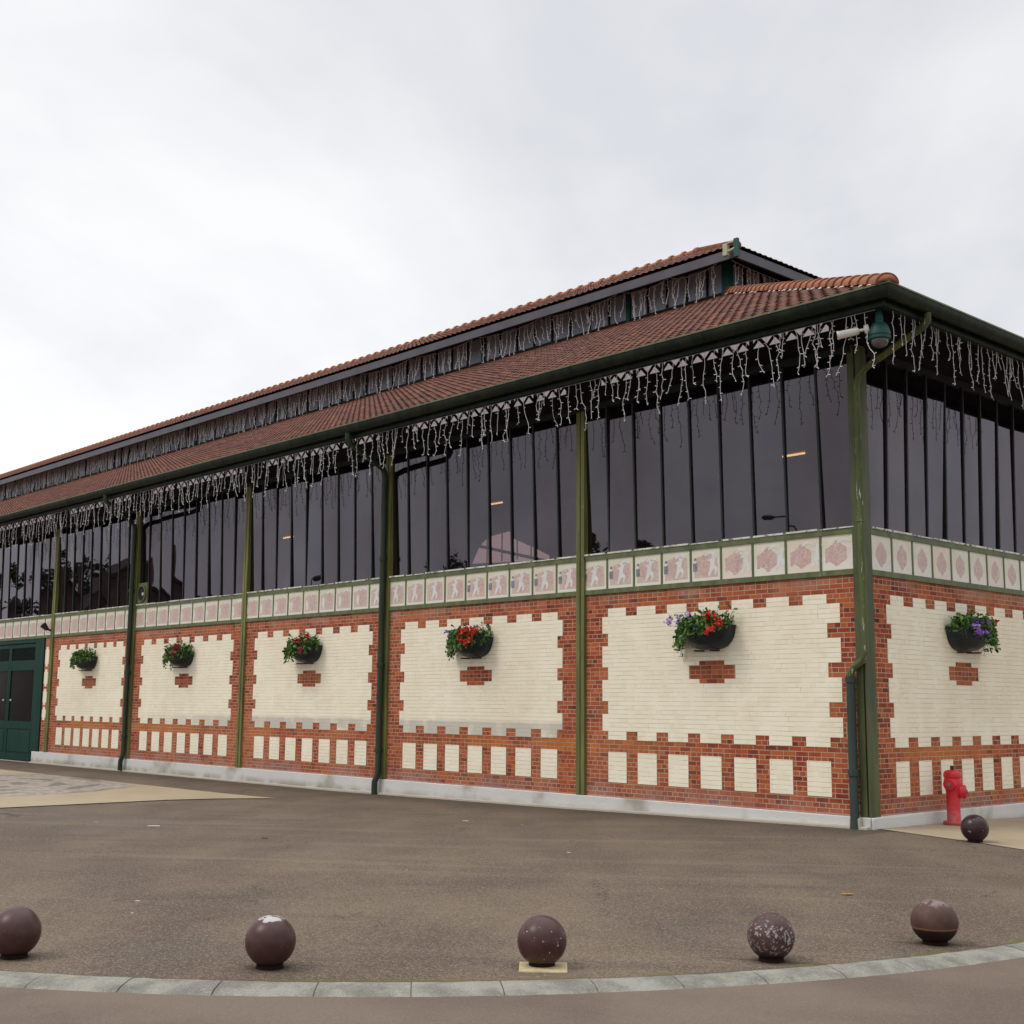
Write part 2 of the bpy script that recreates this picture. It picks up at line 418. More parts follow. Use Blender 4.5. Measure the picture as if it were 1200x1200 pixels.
col = t.mix(t.sstep(g, .46, .3, 0, .4), col, (.14,.11,.08))
M['pavement'] = t.done(col, .85, t.bump(g, .4, .008), .25)
# cobble mosaic in front of the gate
t = NT('cobble_mosaic')
x, y, z = t.xyz()
dx = t.math('ADD', x, 20.0); dy = t.math('ADD', y, 6.3)
r_ = t.math('SQRT', t.math('ADD', t.math('MULTIPLY', dx, dx), t.math('MULTIPLY', dy, dy)))
r_ = t.math('ADD', r_, t.math('MULTIPLY', t.math('SUBTRACT', t.noise(1.2, 2), .5), .5))
ring = t.math('SINE', t.math('MULTIPLY', r_, 7.2))
ang = t.math('ARCTAN2', dy, dx)
fan = t.math('SINE', t.math('ADD', t.math('MULTIPLY', ang, 8), t.math('MULTIPLY', r_, 2.2)))
pat = t.math('MULTIPLY', t.sstep(t.math('ADD', ring, t.math('MULTIPLY', fan, .45)), .45, .9), .85)
vor = t.node('ShaderNodeTexVoronoi', feature='F1'); vor.inputs['Scale'].default_value = 9; t.set(vor.inputs['Vector'], t.pos())
vc = t.node('ShaderNodeSeparateColor'); t.set(vc.inputs[0], vor.outputs['Color'])
sand = t.mix(t.noise(1.1, 5), (.30,.235,.15), (.40,.33,.22))
cob = t.mix(vc.outputs[0], (.22,.185,.15), (.36,.31,.255))
darkc = t.mix(vc.outputs[0], (.11,.095,.08), (.19,.165,.14))
cob = t.mix(pat, cob, darkc)
inner = t.sstep(r_, 4.75, 4.45)
col = t.mix(inner, sand, cob)
M['mosaic'] = t.done(col, .85, t.bump(vor.outputs['Distance'], .4, .01), .25)
simple('yellow_concrete', (.45,.37,.21), .85, .15, 12, bump=.3)

# ------------------------------------------------------------------ ground
def itp(x, pts):
    if x <= pts[0][0]: return pts[0][1]
    for (a, b), (c, d) in zip(pts, pts[1:]):
        if x <= c: return b + (d-b)*(x-a)/(c-a)
    return pts[-1][1]
def gz(x, y):
    if y > 0 and x > 0: a = max(-.16-.014*y, -.3)
    else: a = itp(x, [(-40,-.36), (-29,-.345), (-13,-.325), (-6,-.25), (-1,-.172), (0,-.162)])
    d = math.hypot(max(x, 0), max(-y, 0)); q = min(d/6, 1); q = q*q*(3-2*q)
    b = -.25 - .09*min(max((-x-3)/12, 0), 1)
    return a + (b-a)*q

KC = (-3.75, -5.23); KR = 9.2
path = []
tan0 = math.atan2(-12.85-KC[1], 1.05-KC[0])
d0 = Vector((math.sin(tan0), -math.cos(tan0)))          # straight continuation to the left
p0 = Vector((KC[0]+KR*math.cos(tan0), KC[1]+KR*math.sin(tan0)))
for i in range(60): path.append(p0 + d0*(90*((60-i)/60)**1.7))
NA = 48
for i in range(NA+1):
    a = tan0 + (R(38)-tan0)*i/NA
    path.append(Vector((KC[0]+KR*math.cos(a), KC[1]+KR*math.sin(a))))
t1 = Vector((-math.sin(R(38)), math.cos(R(38))))
pe = path[-1]
for s in (2, 5, 10, 18, 30): path.append(Vector((pe.x + .2*s, pe.y + s)))
mb = MB()
wallp = []
n = len(path)
for i, p in enumerate(path):
    if i < 60:
        wallp.append(Vector((-15 - 60*((60-i)/60)**1.2, .5)))
    elif i <= 60+NA:
        f = (i-60)/NA
        if f < .62: wallp.append(Vector((-15 + 14.5*f/.62, .5)))
        else: wallp.append(Vector((-.5, .5 + (f-.62)/.38*10)))
    else: wallp.append(Vector((-.5, 10.5 + 4*(i-60-NA))))
ND = 60
for i in range(n):
    for j in range(ND+1):
        q = wallp[i].lerp(path[i], j/ND)
        mb.v.append((q.x, q.y, gz(q.x, q.y)))
for i in range(n-1):
    for j in range(ND):
        k = i*(ND+1)+j
        mb.f.append((k, k+1, k+ND+2, k+ND+1)); mb.m.append(0)
tag(mb.build('square', M['square'], smooth=True), kind='structure')
mb = MB(); mb.quad((-400,-400,-.36), (400,-400,-.36), (400,400,-.36), (-400,400,-.36))
tag(mb.build('ground', M['road']), kind='structure')
# road: follows the outer side of the kerb
mb = MB()
outs = []
for i, p in enumerate(path):
    a = path[max(i-1, 0)]; c = path[min(i+1, n-1)]
    nrm = Vector((c.y-a.y, a.x-c.x)).normalized()
    outs.append(nrm)
for i in range(n-1):
    for (r0, z0, r1, z1) in ((.24, -.283, 2, -.29), (2, -.29, 9, -.30)):
        a = path[i]+outs[i]*r0; b = path[i+1]+outs[i+1]*r0; c = path[i+1]+outs[i+1]*r1; d = path[i]+outs[i]*r1
        mb.quad((a.x,a.y,z0), (d.x,d.y,z1), (c.x,c.y,z1), (b.x,b.y,z0))
tag(mb.build('road', M['road']), kind='structure')
# kerb stones with open joints
mb = MB()
def kerb_at(s):
    """s: metres along the arc, 0 at its left end"""
    L = KR*(R(38)-tan0)
    if s < 0:
        p = p0 + d0*(-s); nr = Vector((math.cos(tan0), math.sin(tan0)))
        return p, nr
    a = tan0 + s/KR
    if s > L:
        a = R(38); p = Vector((KC[0]+KR*math.cos(a), KC[1]+KR*math.sin(a))) + Vector((.2, 1)).normalized()*(s-L)
        return p, Vector((math.cos(a), math.sin(a)))
    return Vector((KC[0]+KR*math.cos(a), KC[1]+KR*math.sin(a))), Vector((math.cos(a), math.sin(a)))
s = -18.0
kr = random.Random(3)
while s < 26:
    L = .60 + kr.uniform(-.03, .03)
    j = kr.uniform(-.004, .004)
    A = []; 
    NS = 8
    for ie in range(NS+1):
        e = s+.004 + (L-.008)*ie/NS
        p, nr = kerb_at(e)
        q1, q2, q3 = kr.gauss(0,.003), kr.gauss(0,.003), kr.gauss(0,.0009)
        prof = [(-.004, -.40), (-.004+q1, -.256), (.010+q1, -.246+q3), (.085, -.247+q3), (.20+q2, -.262+q3), (.268+q2, -.286), (.275+q2, -.40)]
        A.append([(p.x+nr.x*q, p.y+nr.y*q, zz+j) for q, zz in prof])
    k = len(mb.v)
    for ring_ in A: mb.v += ring_
    for i in range(NS):
        for q in range(6):
            mb.f.append((k+i*7+q, k+(i+1)*7+q, k+(i+1)*7+q+1, k+i*7+q+1)); mb.m.append(0)
    mb.f.append(tuple(k+q for q in range(7))); mb.m.append(0)
    mb.f.append(tuple(k+7*NS+q for q in reversed(range(7)))); mb.m.append(0)
    s += L
k = len(mb.v); s = -18.0; cnt = 0
while s < 26:
    p, nr = kerb_at(s)
    for q, zz in ((.004,-.2535),(.085,-.2545),(.20,-.2695),(.262,-.2905)): mb.v.append((p.x+nr.x*q, p.y+nr.y*q, zz))
    s += .15; cnt += 1
for i in range(cnt-1):
    for q in range(3): mb.f.append((k+i*4+q, k+(i+1)*4+q, k+(i+1)*4+q+1, k+i*4+q+1)); mb.m.append(1)
tag(mb.build('kerb', [M['kerb'], M['kerb_joint']]), kind='structure')
# beige pavement along the short facade
mb = MB()
ex = [(.02,.12), (.24,.045), (1.19,-.21), (1.77,-.33), (2.55,-.55), (4.2,-.95), (6.6,-1.4)]
top_ = [(.02,.5), (.24,.8), (1.19,1.5), (1.77,2), (2.55,3), (4.2,4.5), (6.2,5)]
for i in range(len(ex)-1):
    for j in range(10):
        def pt(a, b, f): return (a[0]+(b[0]-a[0])*f, a[1]+(b[1]-a[1])*f)
        q = [pt(ex[i], (ex[i][0], 24), j*j/100), pt(ex[i+1], (ex[i+1][0], 24), j*j/100), pt(ex[i+1], (ex[i+1][0], 24), (j+1)**2/100), pt(ex[i], (ex[i][0], 24), (j+1)**2/100)]
        mb.quad(*[(a, b, gz(a, b)+.008) for a, b in q])
tag(mb.build('pavement', M['pavement']), kind='structure')
# joint line in the pavement
mb = MB()
for (a, b) in (((.75,3.22),(5,3.05)),):
    for i in range(6):
        x0 = a[0]+(b[0]-a[0])*i/6; x1 = a[0]+(b[0]-a[0])*(i+1)/6; y0 = a[1]+(b[1]-a[1])*i/6; y1 = a[1]+(b[1]-a[1])*(i+1)/6
        mb.quad((x0,y0,gz(x0,y0)+.013),(x1,y1,gz(x1,y1)+.013),(x1,y1+.06,gz(x1,y1)+.013),(x0,y0+.06,gz(x0,y0)+.013))
tag(mb.build('pavement_channel', M['black_iron']), kind='structure')
# mosaic carpet before the gate
mb = MB()
xs = [-34+ i*1.0 for i in range(22)] + [-12.6]
ys = [-2.45 - i*.9 for i in range(10)]
for i in range(len(xs)-1):
    for j in range(len(ys)-1):
        def z_(a, b): return gz(a, b)+.014
        x0, x1, y0, y1 = xs[i], xs[i+1], ys[j+1], ys[j]
        if i == len(xs)-2 and j < 2:     # the pointed corner of the carpet
            xa = x1 + (.95 if j == 0 else .3); xb = x1 + (.3 if j == 0 else 0)
            mb.quad((x0,y0,z_(x0,y0)), (xb,y0,z_(xb,y0)), (xa,y1,z_(xa,y1)), (x0,y1,z_(x0,y1)))
        else:
            mb.quad((x0,y0,z_(x0,y0)), (x1,y0,z_(x1,y0)), (x1,y1,z_(x1,y1)), (x0,y1,z_(x0,y1)))
tag(mb.build('cobble_paving', M['mosaic']), kind='structure')

# ------------------------------------------------------------------ the market hall
hall = empty('market_hall', (0, 0, -.17))
tag(hall, 'long brick market hall with cream painted panels, dark tall glazing and red tiled two-tier roof', 'building')
POST = [0.0, -5.69, -11.44, -17.18, -23.03, -28.45, -34.2, -39.9]      # posts of the long facade
XEND = -84.0
YEND = 12.5
GATE = (-34.0, -29.43)
RP = (0.30, 5.63)                                                     # posts of the short facade

# brick walls (outer faces in y=0 and x=0)
def wall_shell(mb, a0, a1, z0, z1, face, th=.3, m=0):
    if face == 'L': mb.box(a0, a1, 0, th, z0, z1, m)
    else: mb.box(-th, 0, a0, a1, z0, z1, m)
mb = MB(); mb.box(-28.98, 0, 0, .3, 0, 3.49); mb.box(XEND, -34.0, 0, .3, 0, 3.49)
wallL = mb.build('brick_wall', M['red_brick'], hall)
mb = MB(); mb.box(-.3, -.002, .302, YEND, 0, 3.49); mb.quad((0,.0005,0),(0,YEND,0),(0,YEND,3.49),(0,.0005,3.49))
wallR = mb.build('brick_wall', M['red_brick'], hall)
mb = MB(); mb.box(-29.43, 0.06, -.06, .1, -.6, 0.0); mb.box(XEND, -34.0, -.06, .1, -.6, 0)
mb.build('plinth', M['plinth'], hall, bevel=.012)
mb = MB(); mb.box(-.1, .06, .1, YEND, -.6, .004)
mb.box(.06, .10, -.03, .95, -.6, -.004)
mb.build('plinth', M['plinth'], hall, bevel=.015)
mb = MB()
segs = [-29.4, -24, -19, -14, -10, -7, -5, -3, -1.4, .05]
for a, b in zip(segs, segs[1:]):
    k = len(mb.v)
    za, zb = gz(a, -.1)+.028, gz(b, -.1)+.028
    mb.v += [(a,-.14,za-.2),(b,-.14,zb-.2),(b,-.061,zb-.2),(a,-.061,za-.2),(a,-.14,za),(b,-.14,zb),(b,-.061,zb+.012),(a,-.061,za+.012)]
    for f in ((4,5,6,7),(0,1,5,4),(1,2,6,5),(3,0,4,7)): mb.f.append(tuple(k+i for i in f)); mb.m.append(0)
mb.build('footing', M['footing'], hall)

def xy(face, a, out):            # a: coordinate along the facade, out: distance in front of it
    return (a, -out) if face == 'L' else (out, a)
def cells_panel(name, cells, face, parent, mat, out=.007):
    """cells: list of (a0,a1,z0,z1) rectangles forming one panel of paint standing proud of the brick"""
    A = sorted({round(c[0], 4) for c in cells} | {round(c[1], 4) for c in cells})
    Z = sorted({round(c[2], 4) for c in cells} | {round(c[3], 4) for c in cells})
    occ = set()
    for i in range(len(A)-1):
        for j in range(len(Z)-1):
            ca, cz = (A[i]+A[i+1])/2, (Z[j]+Z[j+1])/2
            if any(c[0] < ca < c[1] and c[2] < cz < c[3] for c in cells): occ.add((i, j))
    mb = MB(); idx = {}
    def vert(i, j, o):
        if (i, j, o) not in idx:
            x, y = xy(face, A[i], out if o else .0005); idx[(i, j, o)] = len(mb.v); mb.v.append((x, y, Z[j]))
        return idx[(i, j, o)]
    for (i, j) in sorted(occ):
        mb.f.append((vert(i,j,1), vert(i+1,j,1), vert(i+1,j+1,1), vert(i,j+1,1))); mb.m.append(0)
        for (di, dj, e) in ((-1,0,((i,j),(i,j+1))), (1,0,((i+1,j),(i+1,j+1))), (0,-1,((i,j),(i+1,j))), (0,1,((i,j+1),(i+1,j+1)))):
            if (i+di, j+dj) not in occ:
                mb.f.append((vert(*e[0],1), vert(*e[1],1), vert(*e[1],0), vert(*e[0],0))); mb.m.append(0)
    return mb.build(name, mat, parent)

def bay_panel(face, lo, hi, ilo, ihi, parent):
    """lo..hi outer limits along the wall, ilo..ihi inner limits; 31 courses from ZB"""
    zz = lambda k: ZB + k*C_
    pitch = (ihi-ilo)
    bw = .42 if face == 'L' else .37
    gap = (ihi-ilo-7*bw)/6
    cells = []
    k = 0
    for nrow, wide in ((2,0),(4,1),(3,0),(5,1),(3,0),(5,1),(3,0),(4,1),(2,0)):
        a0, a1 = (lo, hi) if wide else (ilo, ihi)
        if k == 0 or k == 29:
            for q in range(7):
                a = ilo + q*(bw+gap); cells.append((a, a+bw, zz(k), zz(k+nrow)))
        else: cells.append((a0, a1, zz(k), zz(k+nrow)))
        k += nrow
    # brick lozenge left bare under the basket: rows 13..18
    c = (lo+hi)/2
    out = []
    for (a0, a1, z0, z1) in cells:
        out.append((a0, a1, z0, z1))
    res = []
    cuts = [(c-.255, c+.255, zz(13), zz(14)), (c-.47, c+.47, zz(14), zz(17)), (c-.255, c+.255, zz(17), zz(18))]
    for a0, a1, z0, z1 in out:
        lv = sorted({z0, z1} | {q for cc in cuts for q in cc[2:] if z0 < q < z1})
        for u0, u1 in zip(lv, lv[1:]):
            hit = [cc for cc in cuts if cc[2] <= (u0+u1)/2 <= cc[3] and a0 < c < a1]
            if hit: res += [(a0, hit[0][0], u0, u1), (hit[0][1], a1, u0, u1)]
            else: res.append((a0, a1, u0, u1))
    cells_panel('cream_panel', res, face, parent, M['cream_paint'])
    for q in range(7):
        a = ilo + q*(bw+gap)
        cells_panel('cream_block', [(a, a+bw, .252, .252+7*C_)], face, parent, M['cream_paint'])
    return c
centres = []
for i in range(5):
    r, l = POST[i], POST[i+1]
    hi = r - (.37 if i == 0 else .49); lo = l + .5
    centres.append(bay_panel('L', lo, hi, lo+.135, hi-(.225 if i == 0 else .13), wallL))
cR = bay_panel('R', .655, 5.15, .775, 5.03, wallR)
bay_panel('R', 6.1, 10.6, 6.23, 10.47, wallR)
# narrow strip of cream blocks beside the gate
for z0, z1, w in ((2.60,3.2,0),(1.99,2.52,0),(1.42,1.92,0),(.96,1.37,0)):
    cells_panel('cream_block', [(-28.93, -28.66, z0+.08, z1-.08), (-28.98+.1, -28.72, z0, z1)], 'L', wallL, M['cream_paint'])

# posts
def post(a, face, z0=0, z1=6.95, w=.20, mat='olive_paint'):
    mb = MB()
    for s0, s1 in ((-w/2, -.012), (.012, w/2)):
        if face == 'L': mb.box(a+s0, a+s1, -.055, .05, z0, z1)
        else: mb.box(-.05, .055, a+s0, a+s1, z0, z1)
    if face == 'L': mb.box(a-.012, a+.012, -.03, .05, z0, z1)
    else: mb.box(-.05, .03, a-.012, a+.012, z0, z1)
    mb.build('post', M[mat], hall, bevel=.004)
for a in POST[1:]: post(a, 'L')
post(RP[1]+.1, 'R'); post(11.0, 'R')
# corner column: two channels round the corner
mb = MB()
mb.box(-.10, .012, -.042, .10, .0, 6.95)
mb.box(.032, .055, -.034, .235, .0, 6.95)
cpo = mb.build('corner_post', M['corner_paint'], hall, bevel=.004)
mb = MB(); mb.box(.0125, .0315, .02, .1, .0, 6.95); mb.build('slot_shade', M['soffit_dark'], cpo)  # dark strip set back in the gap, colours in the slit's shade

# frieze of picture tiles and the glazing
fr_i = [0]
def figure(mb, cx, cz, sc, m, P):
    """little leaping figure as flat ceramic inlay"""
    def limb(a, b, w0, w1):
        w0 *= 1.25; w1 *= 1.3
        a = Vector(a); b = Vector(b); d = (b-a).normalized(); nn = Vector((-d.y, d.x))
        pts = [a+nn*w0, a-nn*w0, b-nn*w1, b+nn*w1]
        mb.poly([P(cx+sc*p.x, cz+sc*p.y) for p in pts], m)
    mb.poly([P(cx+sc*(.02+.035*math.cos(w)), cz+sc*(.17+.045*math.sin(w))) for w in [i*math.pi/4 for i in range(8)]], m)
    limb((.01,.13), (-.01,-.02), .045, .035)
    limb((0,-.01), (-.09,-.22), .04, .016)
    limb((0,-.01), (.09,-.10), .04, .025)
    limb((.09,-.10), (.05,-.20), .025, .012)
    limb((.02,.11), (.11,.19), .02, .012)
    limb((0,.11), (-.10,.09), .02, .012)
def frieze(face, bounds):
    parent_mb = MB()
    def bx(a0, a1, o0, o1, z0, z1):
        if face == 'L': parent_mb.box(a0, a1, -o1, -o0, z0, z1)
        else: parent_mb.box(o0, o1, a0, a1, z0, z1)
    a0, a1 = bounds[0], bounds[-1]
    bx(a0, a1, -.25, .035, 3.49, 3.572); bx(a0, a1, -.25, .032, 4.10, 4.185)
    bx(a0, a1, -.25, .006, 3.572, 4.10)
    for b in bounds: bx(b-.019, b+.019, .006, .022, 3.572, 4.10)
    fo = parent_mb.build('tile_frieze', M['rail_paint'], hall)
    bb = bounds if face == 'R' else bounds[::-1]
    for i in range(len(bb)-1):
        lo, hi = sorted((bb[i], bb[i+1])); lo += .02; hi -= .02
        w = hi-lo; cz = 3.836
        idx = fr_i[0]; fr_i[0] += 1
        org = ((lo+hi)/2, -.012, cz) if face == 'L' else (.012, (lo+hi)/2, cz)
        mb = MB()
        lay = [0]
        def P(a, zz, o=None):
            if o is None: o = .0135 + lay[0]*.00025
            x, y = xy(face, (lo+hi)/2 + a*w, o); return (x, y, cz + zz*.53)
        _poly = mb.poly
        def poly(pts, m=0):
            _poly(pts, m); lay[0] += 1
        mb.poly = poly
        mb.quad(P(-.5,-.5,.0115), P(.5,-.5,.0115), P(.5,.5,.0115), P(-.5,.5,.0115), 0)
        # pinkish wash and the arched rose field
        k = idx
        rr_ = random.Random(idx*13+(5 if face == 'R' else 0))
        cxr = 0 if face == 'R' else itp(k, [(0,-.05),(4,-.04),(9,.05),(20,.10),(28,.08)])
        hw = .27 if face == 'R' else itp(k, [(0,.30),(8,.33),(16,.30),(22,.2),(30,.2)])
        if face == 'L' and k >= 4:
            mb.poly([P(-.42,-.40,.0121), P(.42,-.40,.0121), P(.40,.25,.0121), P(.1,.36,.0121), P(-.40,.22,.0121)], 4)
        pts = []
        for q in range(22):
            w_ = 2*math.pi*q/22
            rad = hw*(1+rr_.uniform(-.08,.08))
            px = cxr + rad*math.cos(w_)
            pz = -.05 + (.36 if math.sin(w_) > 0 else .31)*math.sin(w_)*(.86 if abs(math.sin(w_)) < .97 else 1.08)*(1+rr_.uniform(-.06,.06))
            if abs(math.cos(w_)) > .75 and face == 'L': px = cxr + math.copysign(hw*.95, math.cos(w_))
            pts.append((px, pz))
        mb.poly([P(a, b, .0127) for a, b in pts], 1)
        if face == 'L' and k < 6: mb.poly([P(-.40,-.28,.0128), P(-.31,-.28,.0128), P(-.31,.15,.0128), P(-.40,.12,.0128)], 1)
        if face == 'L':
            fx = itp(k, [(0,.46),(1,.42),(2,.36),(3,.30),(4,.24),(5,.12),(6,.06),(8,0),(12,0),(17,-.05),(20,-.22),(26,-.36),(32,-.42),(60,-.45)])
            fs = 1.0 if k < 19 else .8
            if k < 19: figure(mb, fx, -.02, 1.55*fs, 2, P)
            else:
                mb.poly([P(fx+rr_.uniform(-.02,.02)+.09*math.cos(2*math.pi*q/9), -.1+.27*math.sin(2*math.pi*q/9)*rr_.uniform(.7,1.1)) for q in range(9)], 2)
            if k in (0, 1, 2):        # crescent of white drapery at the right edge
                ar = [(.46-.10*math.cos(w_), -.05+.34*math.sin(w_)) for w_ in [R(-70)+R(140)*q/8 for q in range(9)]]
                mb.poly([P(min(a+.09, .49), b) for a, b in ar] + [P(a+.0, b, ) for a, b in reversed(ar)], 2)
            if k >= 3 or True:
                mb.poly([P(-.05,.30), P(.12,.40), P(.34,.34), P(.36,.26), P(.15,.33), P(.0,.25)], 2)
            if 4 <= k <= 13:
                bxp = -.37
                mb.poly([P(bxp+.06*math.cos(2*math.pi*q/8), .12+.055*math.sin(2*math.pi*q/8)) for q in range(8)], 2)
                mb.poly([P(bxp-.075,-.18), P(bxp+.065,-.18), P(bxp+.07,.06), P(bxp-.08,.06)], 3)
                mb.poly([P(bxp-.05,.15), P(bxp+.05,.15), P(bxp+.03,.23), P(bxp-.03,.23)], 3)
        else:
            mb.poly([P(.24,-.36), P(.40,-.30), P(.40,-.20), P(.30,-.25)], 2)
        mb.build('tile', [M['frieze_ceramic'], M['frieze_rose'], M['frieze_white'], M['frieze_blue'], M['frieze_wash']], fo, origin=org)

LEAN = R(1.6)
def glazing(face, bounds, z0=4.225, z1=6.84, seed=0):
    rg = random.Random(seed)
    mb = MB()
    def bx(a0, a1, o0, o1, za, zb, m=0):
        if face == 'L': mb.box(a0, a1, -o1, -o0, za, zb, m)
        else: mb.box(o0, o1, a0, a1, za, zb, m)
    a0, a1 = bounds[0], bounds[-1]
    for i, b in enumerate(bounds):
        k = len(mb.v); bx(b-.017, b+.017, -.05, .006, z0, z1, 0)
        for q in range(k, len(mb.v)):
            v = mb.v[q]; dd = (v[2]-(z0+z1)/2)*math.tan(LEAN)
            mb.v[q] = (v[0], v[1]-dd, v[2]) if face == 'L' else (v[0]+dd, v[1], v[2])
    sl = bounds if rg.random() < 2 else bounds
    for l, r in zip(bounds, bounds[1:]):
        bx(l+.03, r-.03, -.10, .045 + rg.uniform(-.004, .004), 4.186, 4.186+(.030 if rg.random() < .8 else .018), 1)
    bx(a0, a1, -.06, .075, z1, z1+.10, 0)
    w = mb.build('window', [M['mullion_paint'], M['white_sill']], hall)
    g = MB()
    for l, r in zip(bounds, bounds[1:]):
        tilt = LEAN + R(rg.gauss(0, .4)); yaw = R(rg.gauss(0, .45))
        zm = (z0+z1)/2; am = (l+r)/2
        P = []
        for a, zz in ((l+.012, z0), (r-.012, z0), (r-.012, z1), (l+.012, z1)):
            o = -.022 + (zz-zm)*math.tan(tilt) + (a-am)*math.tan(yaw)
            x, y = xy(face, a, o); P.append((x, y, zz))
        Q = []
        for p in P:
            Q.append((p[0], p[1]+.006, p[2]) if face == 'L' else (p[0]-.006, p[1], p[2]))
        if face == 'L': g.quad(P[0], P[1], P[2], P[3])
        else: g.quad(P[0], P[1], P[2], P[3])
    g.build('glass', M['glass'], w)
    return w

bays = []
for i in range(7):
    r, l = POST[i], POST[i+1]
    r2 = r - (.04 if i == 0 else 0); 
    bb = [l + (r2-l)*k/9 for k in range(10)]
    frieze('L', bb); glazing('L', bb, seed=i+1); bays.append(bb)
b0 = list(POST[7:8])
fr_i[0] = 0
bR = [RP[0] - .06 + .592*k + .02 for k in range(10)]
frieze('R', bR); glazing('R', bR, seed=21)
bR2 = [5.73 + .585*k for k in range(10)]
frieze('R', bR2); glazing('R', bR2, seed=22)
# beyond the seventh bay and the second short bay: plain closing walls
mb = MB(); mb.box(XEND, POST[7], .05, .3, 3.49, 7.6); mb.box(-.3, -.05, 11, YEND, 3.49, 7.6)
mb.box(XEND, -.3, YEND+12, YEND+12.3, -.5, 7.6); mb.box(XEND-.3, XEND, .0, YEND+12, -.5, 7.6); mb.box(-.3, -.02, YEND, YEND+12, -.5, 7.6)
mb.build('rear_wall', M['soffit_dark'], hall)
mb = MB(); mb.box(XEND, -.3, .3, YEND+12, -.5, -.3)
mb.build('floor', M['black_iron'], hall)

# lattice girder above the glazing with boarding behind it made to glow by itself, no lamp there
t = NT('glowing_boarding')
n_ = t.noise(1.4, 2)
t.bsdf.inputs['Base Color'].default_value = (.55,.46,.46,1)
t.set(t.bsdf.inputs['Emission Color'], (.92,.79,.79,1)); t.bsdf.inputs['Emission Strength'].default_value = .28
M['glowing_boarding'] = t.mat
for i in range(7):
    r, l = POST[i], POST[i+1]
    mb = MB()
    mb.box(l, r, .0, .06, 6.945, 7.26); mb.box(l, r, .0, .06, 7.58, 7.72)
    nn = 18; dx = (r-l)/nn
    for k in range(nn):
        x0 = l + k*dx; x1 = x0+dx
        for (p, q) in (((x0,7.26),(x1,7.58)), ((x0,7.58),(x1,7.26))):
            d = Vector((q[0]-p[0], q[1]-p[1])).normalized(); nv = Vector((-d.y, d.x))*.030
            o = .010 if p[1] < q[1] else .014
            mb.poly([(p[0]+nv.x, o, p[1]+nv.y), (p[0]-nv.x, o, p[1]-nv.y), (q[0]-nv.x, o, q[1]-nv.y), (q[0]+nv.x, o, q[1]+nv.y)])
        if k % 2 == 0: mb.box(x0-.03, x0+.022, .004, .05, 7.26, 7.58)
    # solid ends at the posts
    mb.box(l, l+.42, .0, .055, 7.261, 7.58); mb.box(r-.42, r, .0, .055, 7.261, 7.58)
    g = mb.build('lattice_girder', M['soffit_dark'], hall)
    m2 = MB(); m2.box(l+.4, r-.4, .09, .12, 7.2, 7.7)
    m2.build('boarding', M['glowing_boarding'], g)
mb = MB(); mb.box(-.06, 0.0, .2, 11, 6.945, 7.72)
mb.build('beam', M['soffit_dark'], hall)

# eaves: soffit, fascia, gutter
E_ = 1.40; ZG = 7.19
GL = XEND
mb = MB()
def rz(y): return 7.16 + .468*(y+1.4)
# soffit boards follow the rafters
mb.quad((GL,-1.26,7.10), (1.26,-1.26,7.10), (-.1,.1,7.72), (GL,.1,7.72))
mb.quad((1.26,-1.26,7.10), (1.26,YEND+13.7,7.10), (-.1,YEND+13.7,7.70), (-.1,.1,7.72))
mb.build('soffit', M['soffit_dark'], hall)
mb = MB()
prof = [(1.30, 6.97), (1.30, 7.15), (1.24, 7.15), (1.24, 6.97)]
def sweep(mb, prof, m=0, smooth=False):
    """prof (distance out from the wall, z): run along the long eave, mitre at the corner, along the short eave"""
    A = [(GL, -o, z) for o, z in prof]; B = [(o, -o, z) for o, z in prof]; D = [(o, YEND+13.7, z) for o, z in prof]
    mb.extrude_profile(None, A, B, m); mb.extrude_profile(None, B, D, m)
sweep(mb, prof)
sweep(mb, [(1.325, 6.97), (1.325, 7.03), (1.302, 7.03), (1.302, 6.97)])
mb.build('fascia', M['gutter_paint'], hall)
mb = MB()
gp = []
for i in range(13):
    w = math.pi + math.pi*i/12
    gp.append((1.43 + .115*math.cos(w), ZG - .0 + .145*math.sin(w)))
gp = gp + [(1.43+.115-.012, ZG+.012), (1.43+.115-.004, ZG+.018), (1.43+.115-.02, ZG-.0)]
inner_ = [(1.43 + .095*math.cos(w), ZG + .11*math.sin(w)) for w in [2*math.pi - math.pi*i/8 for i in range(9)]]
sweep(mb, gp + inner_)
gut = mb.build('gutter', M['gutter_paint'], hall, smooth=True, auto=40)
mb = MB(); sweep(mb, [(1.555, ZG), (1.555, ZG+.022), (1.532, ZG+.022), (1.532, ZG)])
mb.build('gutter_lip', M['rail_paint'], gut)
for k in range(40):
    x = 1.2 - k*.95
    mb = MB(); mb.tube([(x, -1.34, ZG-.02), (x, -1.43, ZG-.151), (x, -1.51, ZG-.11), (x, -1.547, ZG-.02)], .008, 5)
    mb.build('gutter_hook', M['gutter_paint'], gut)

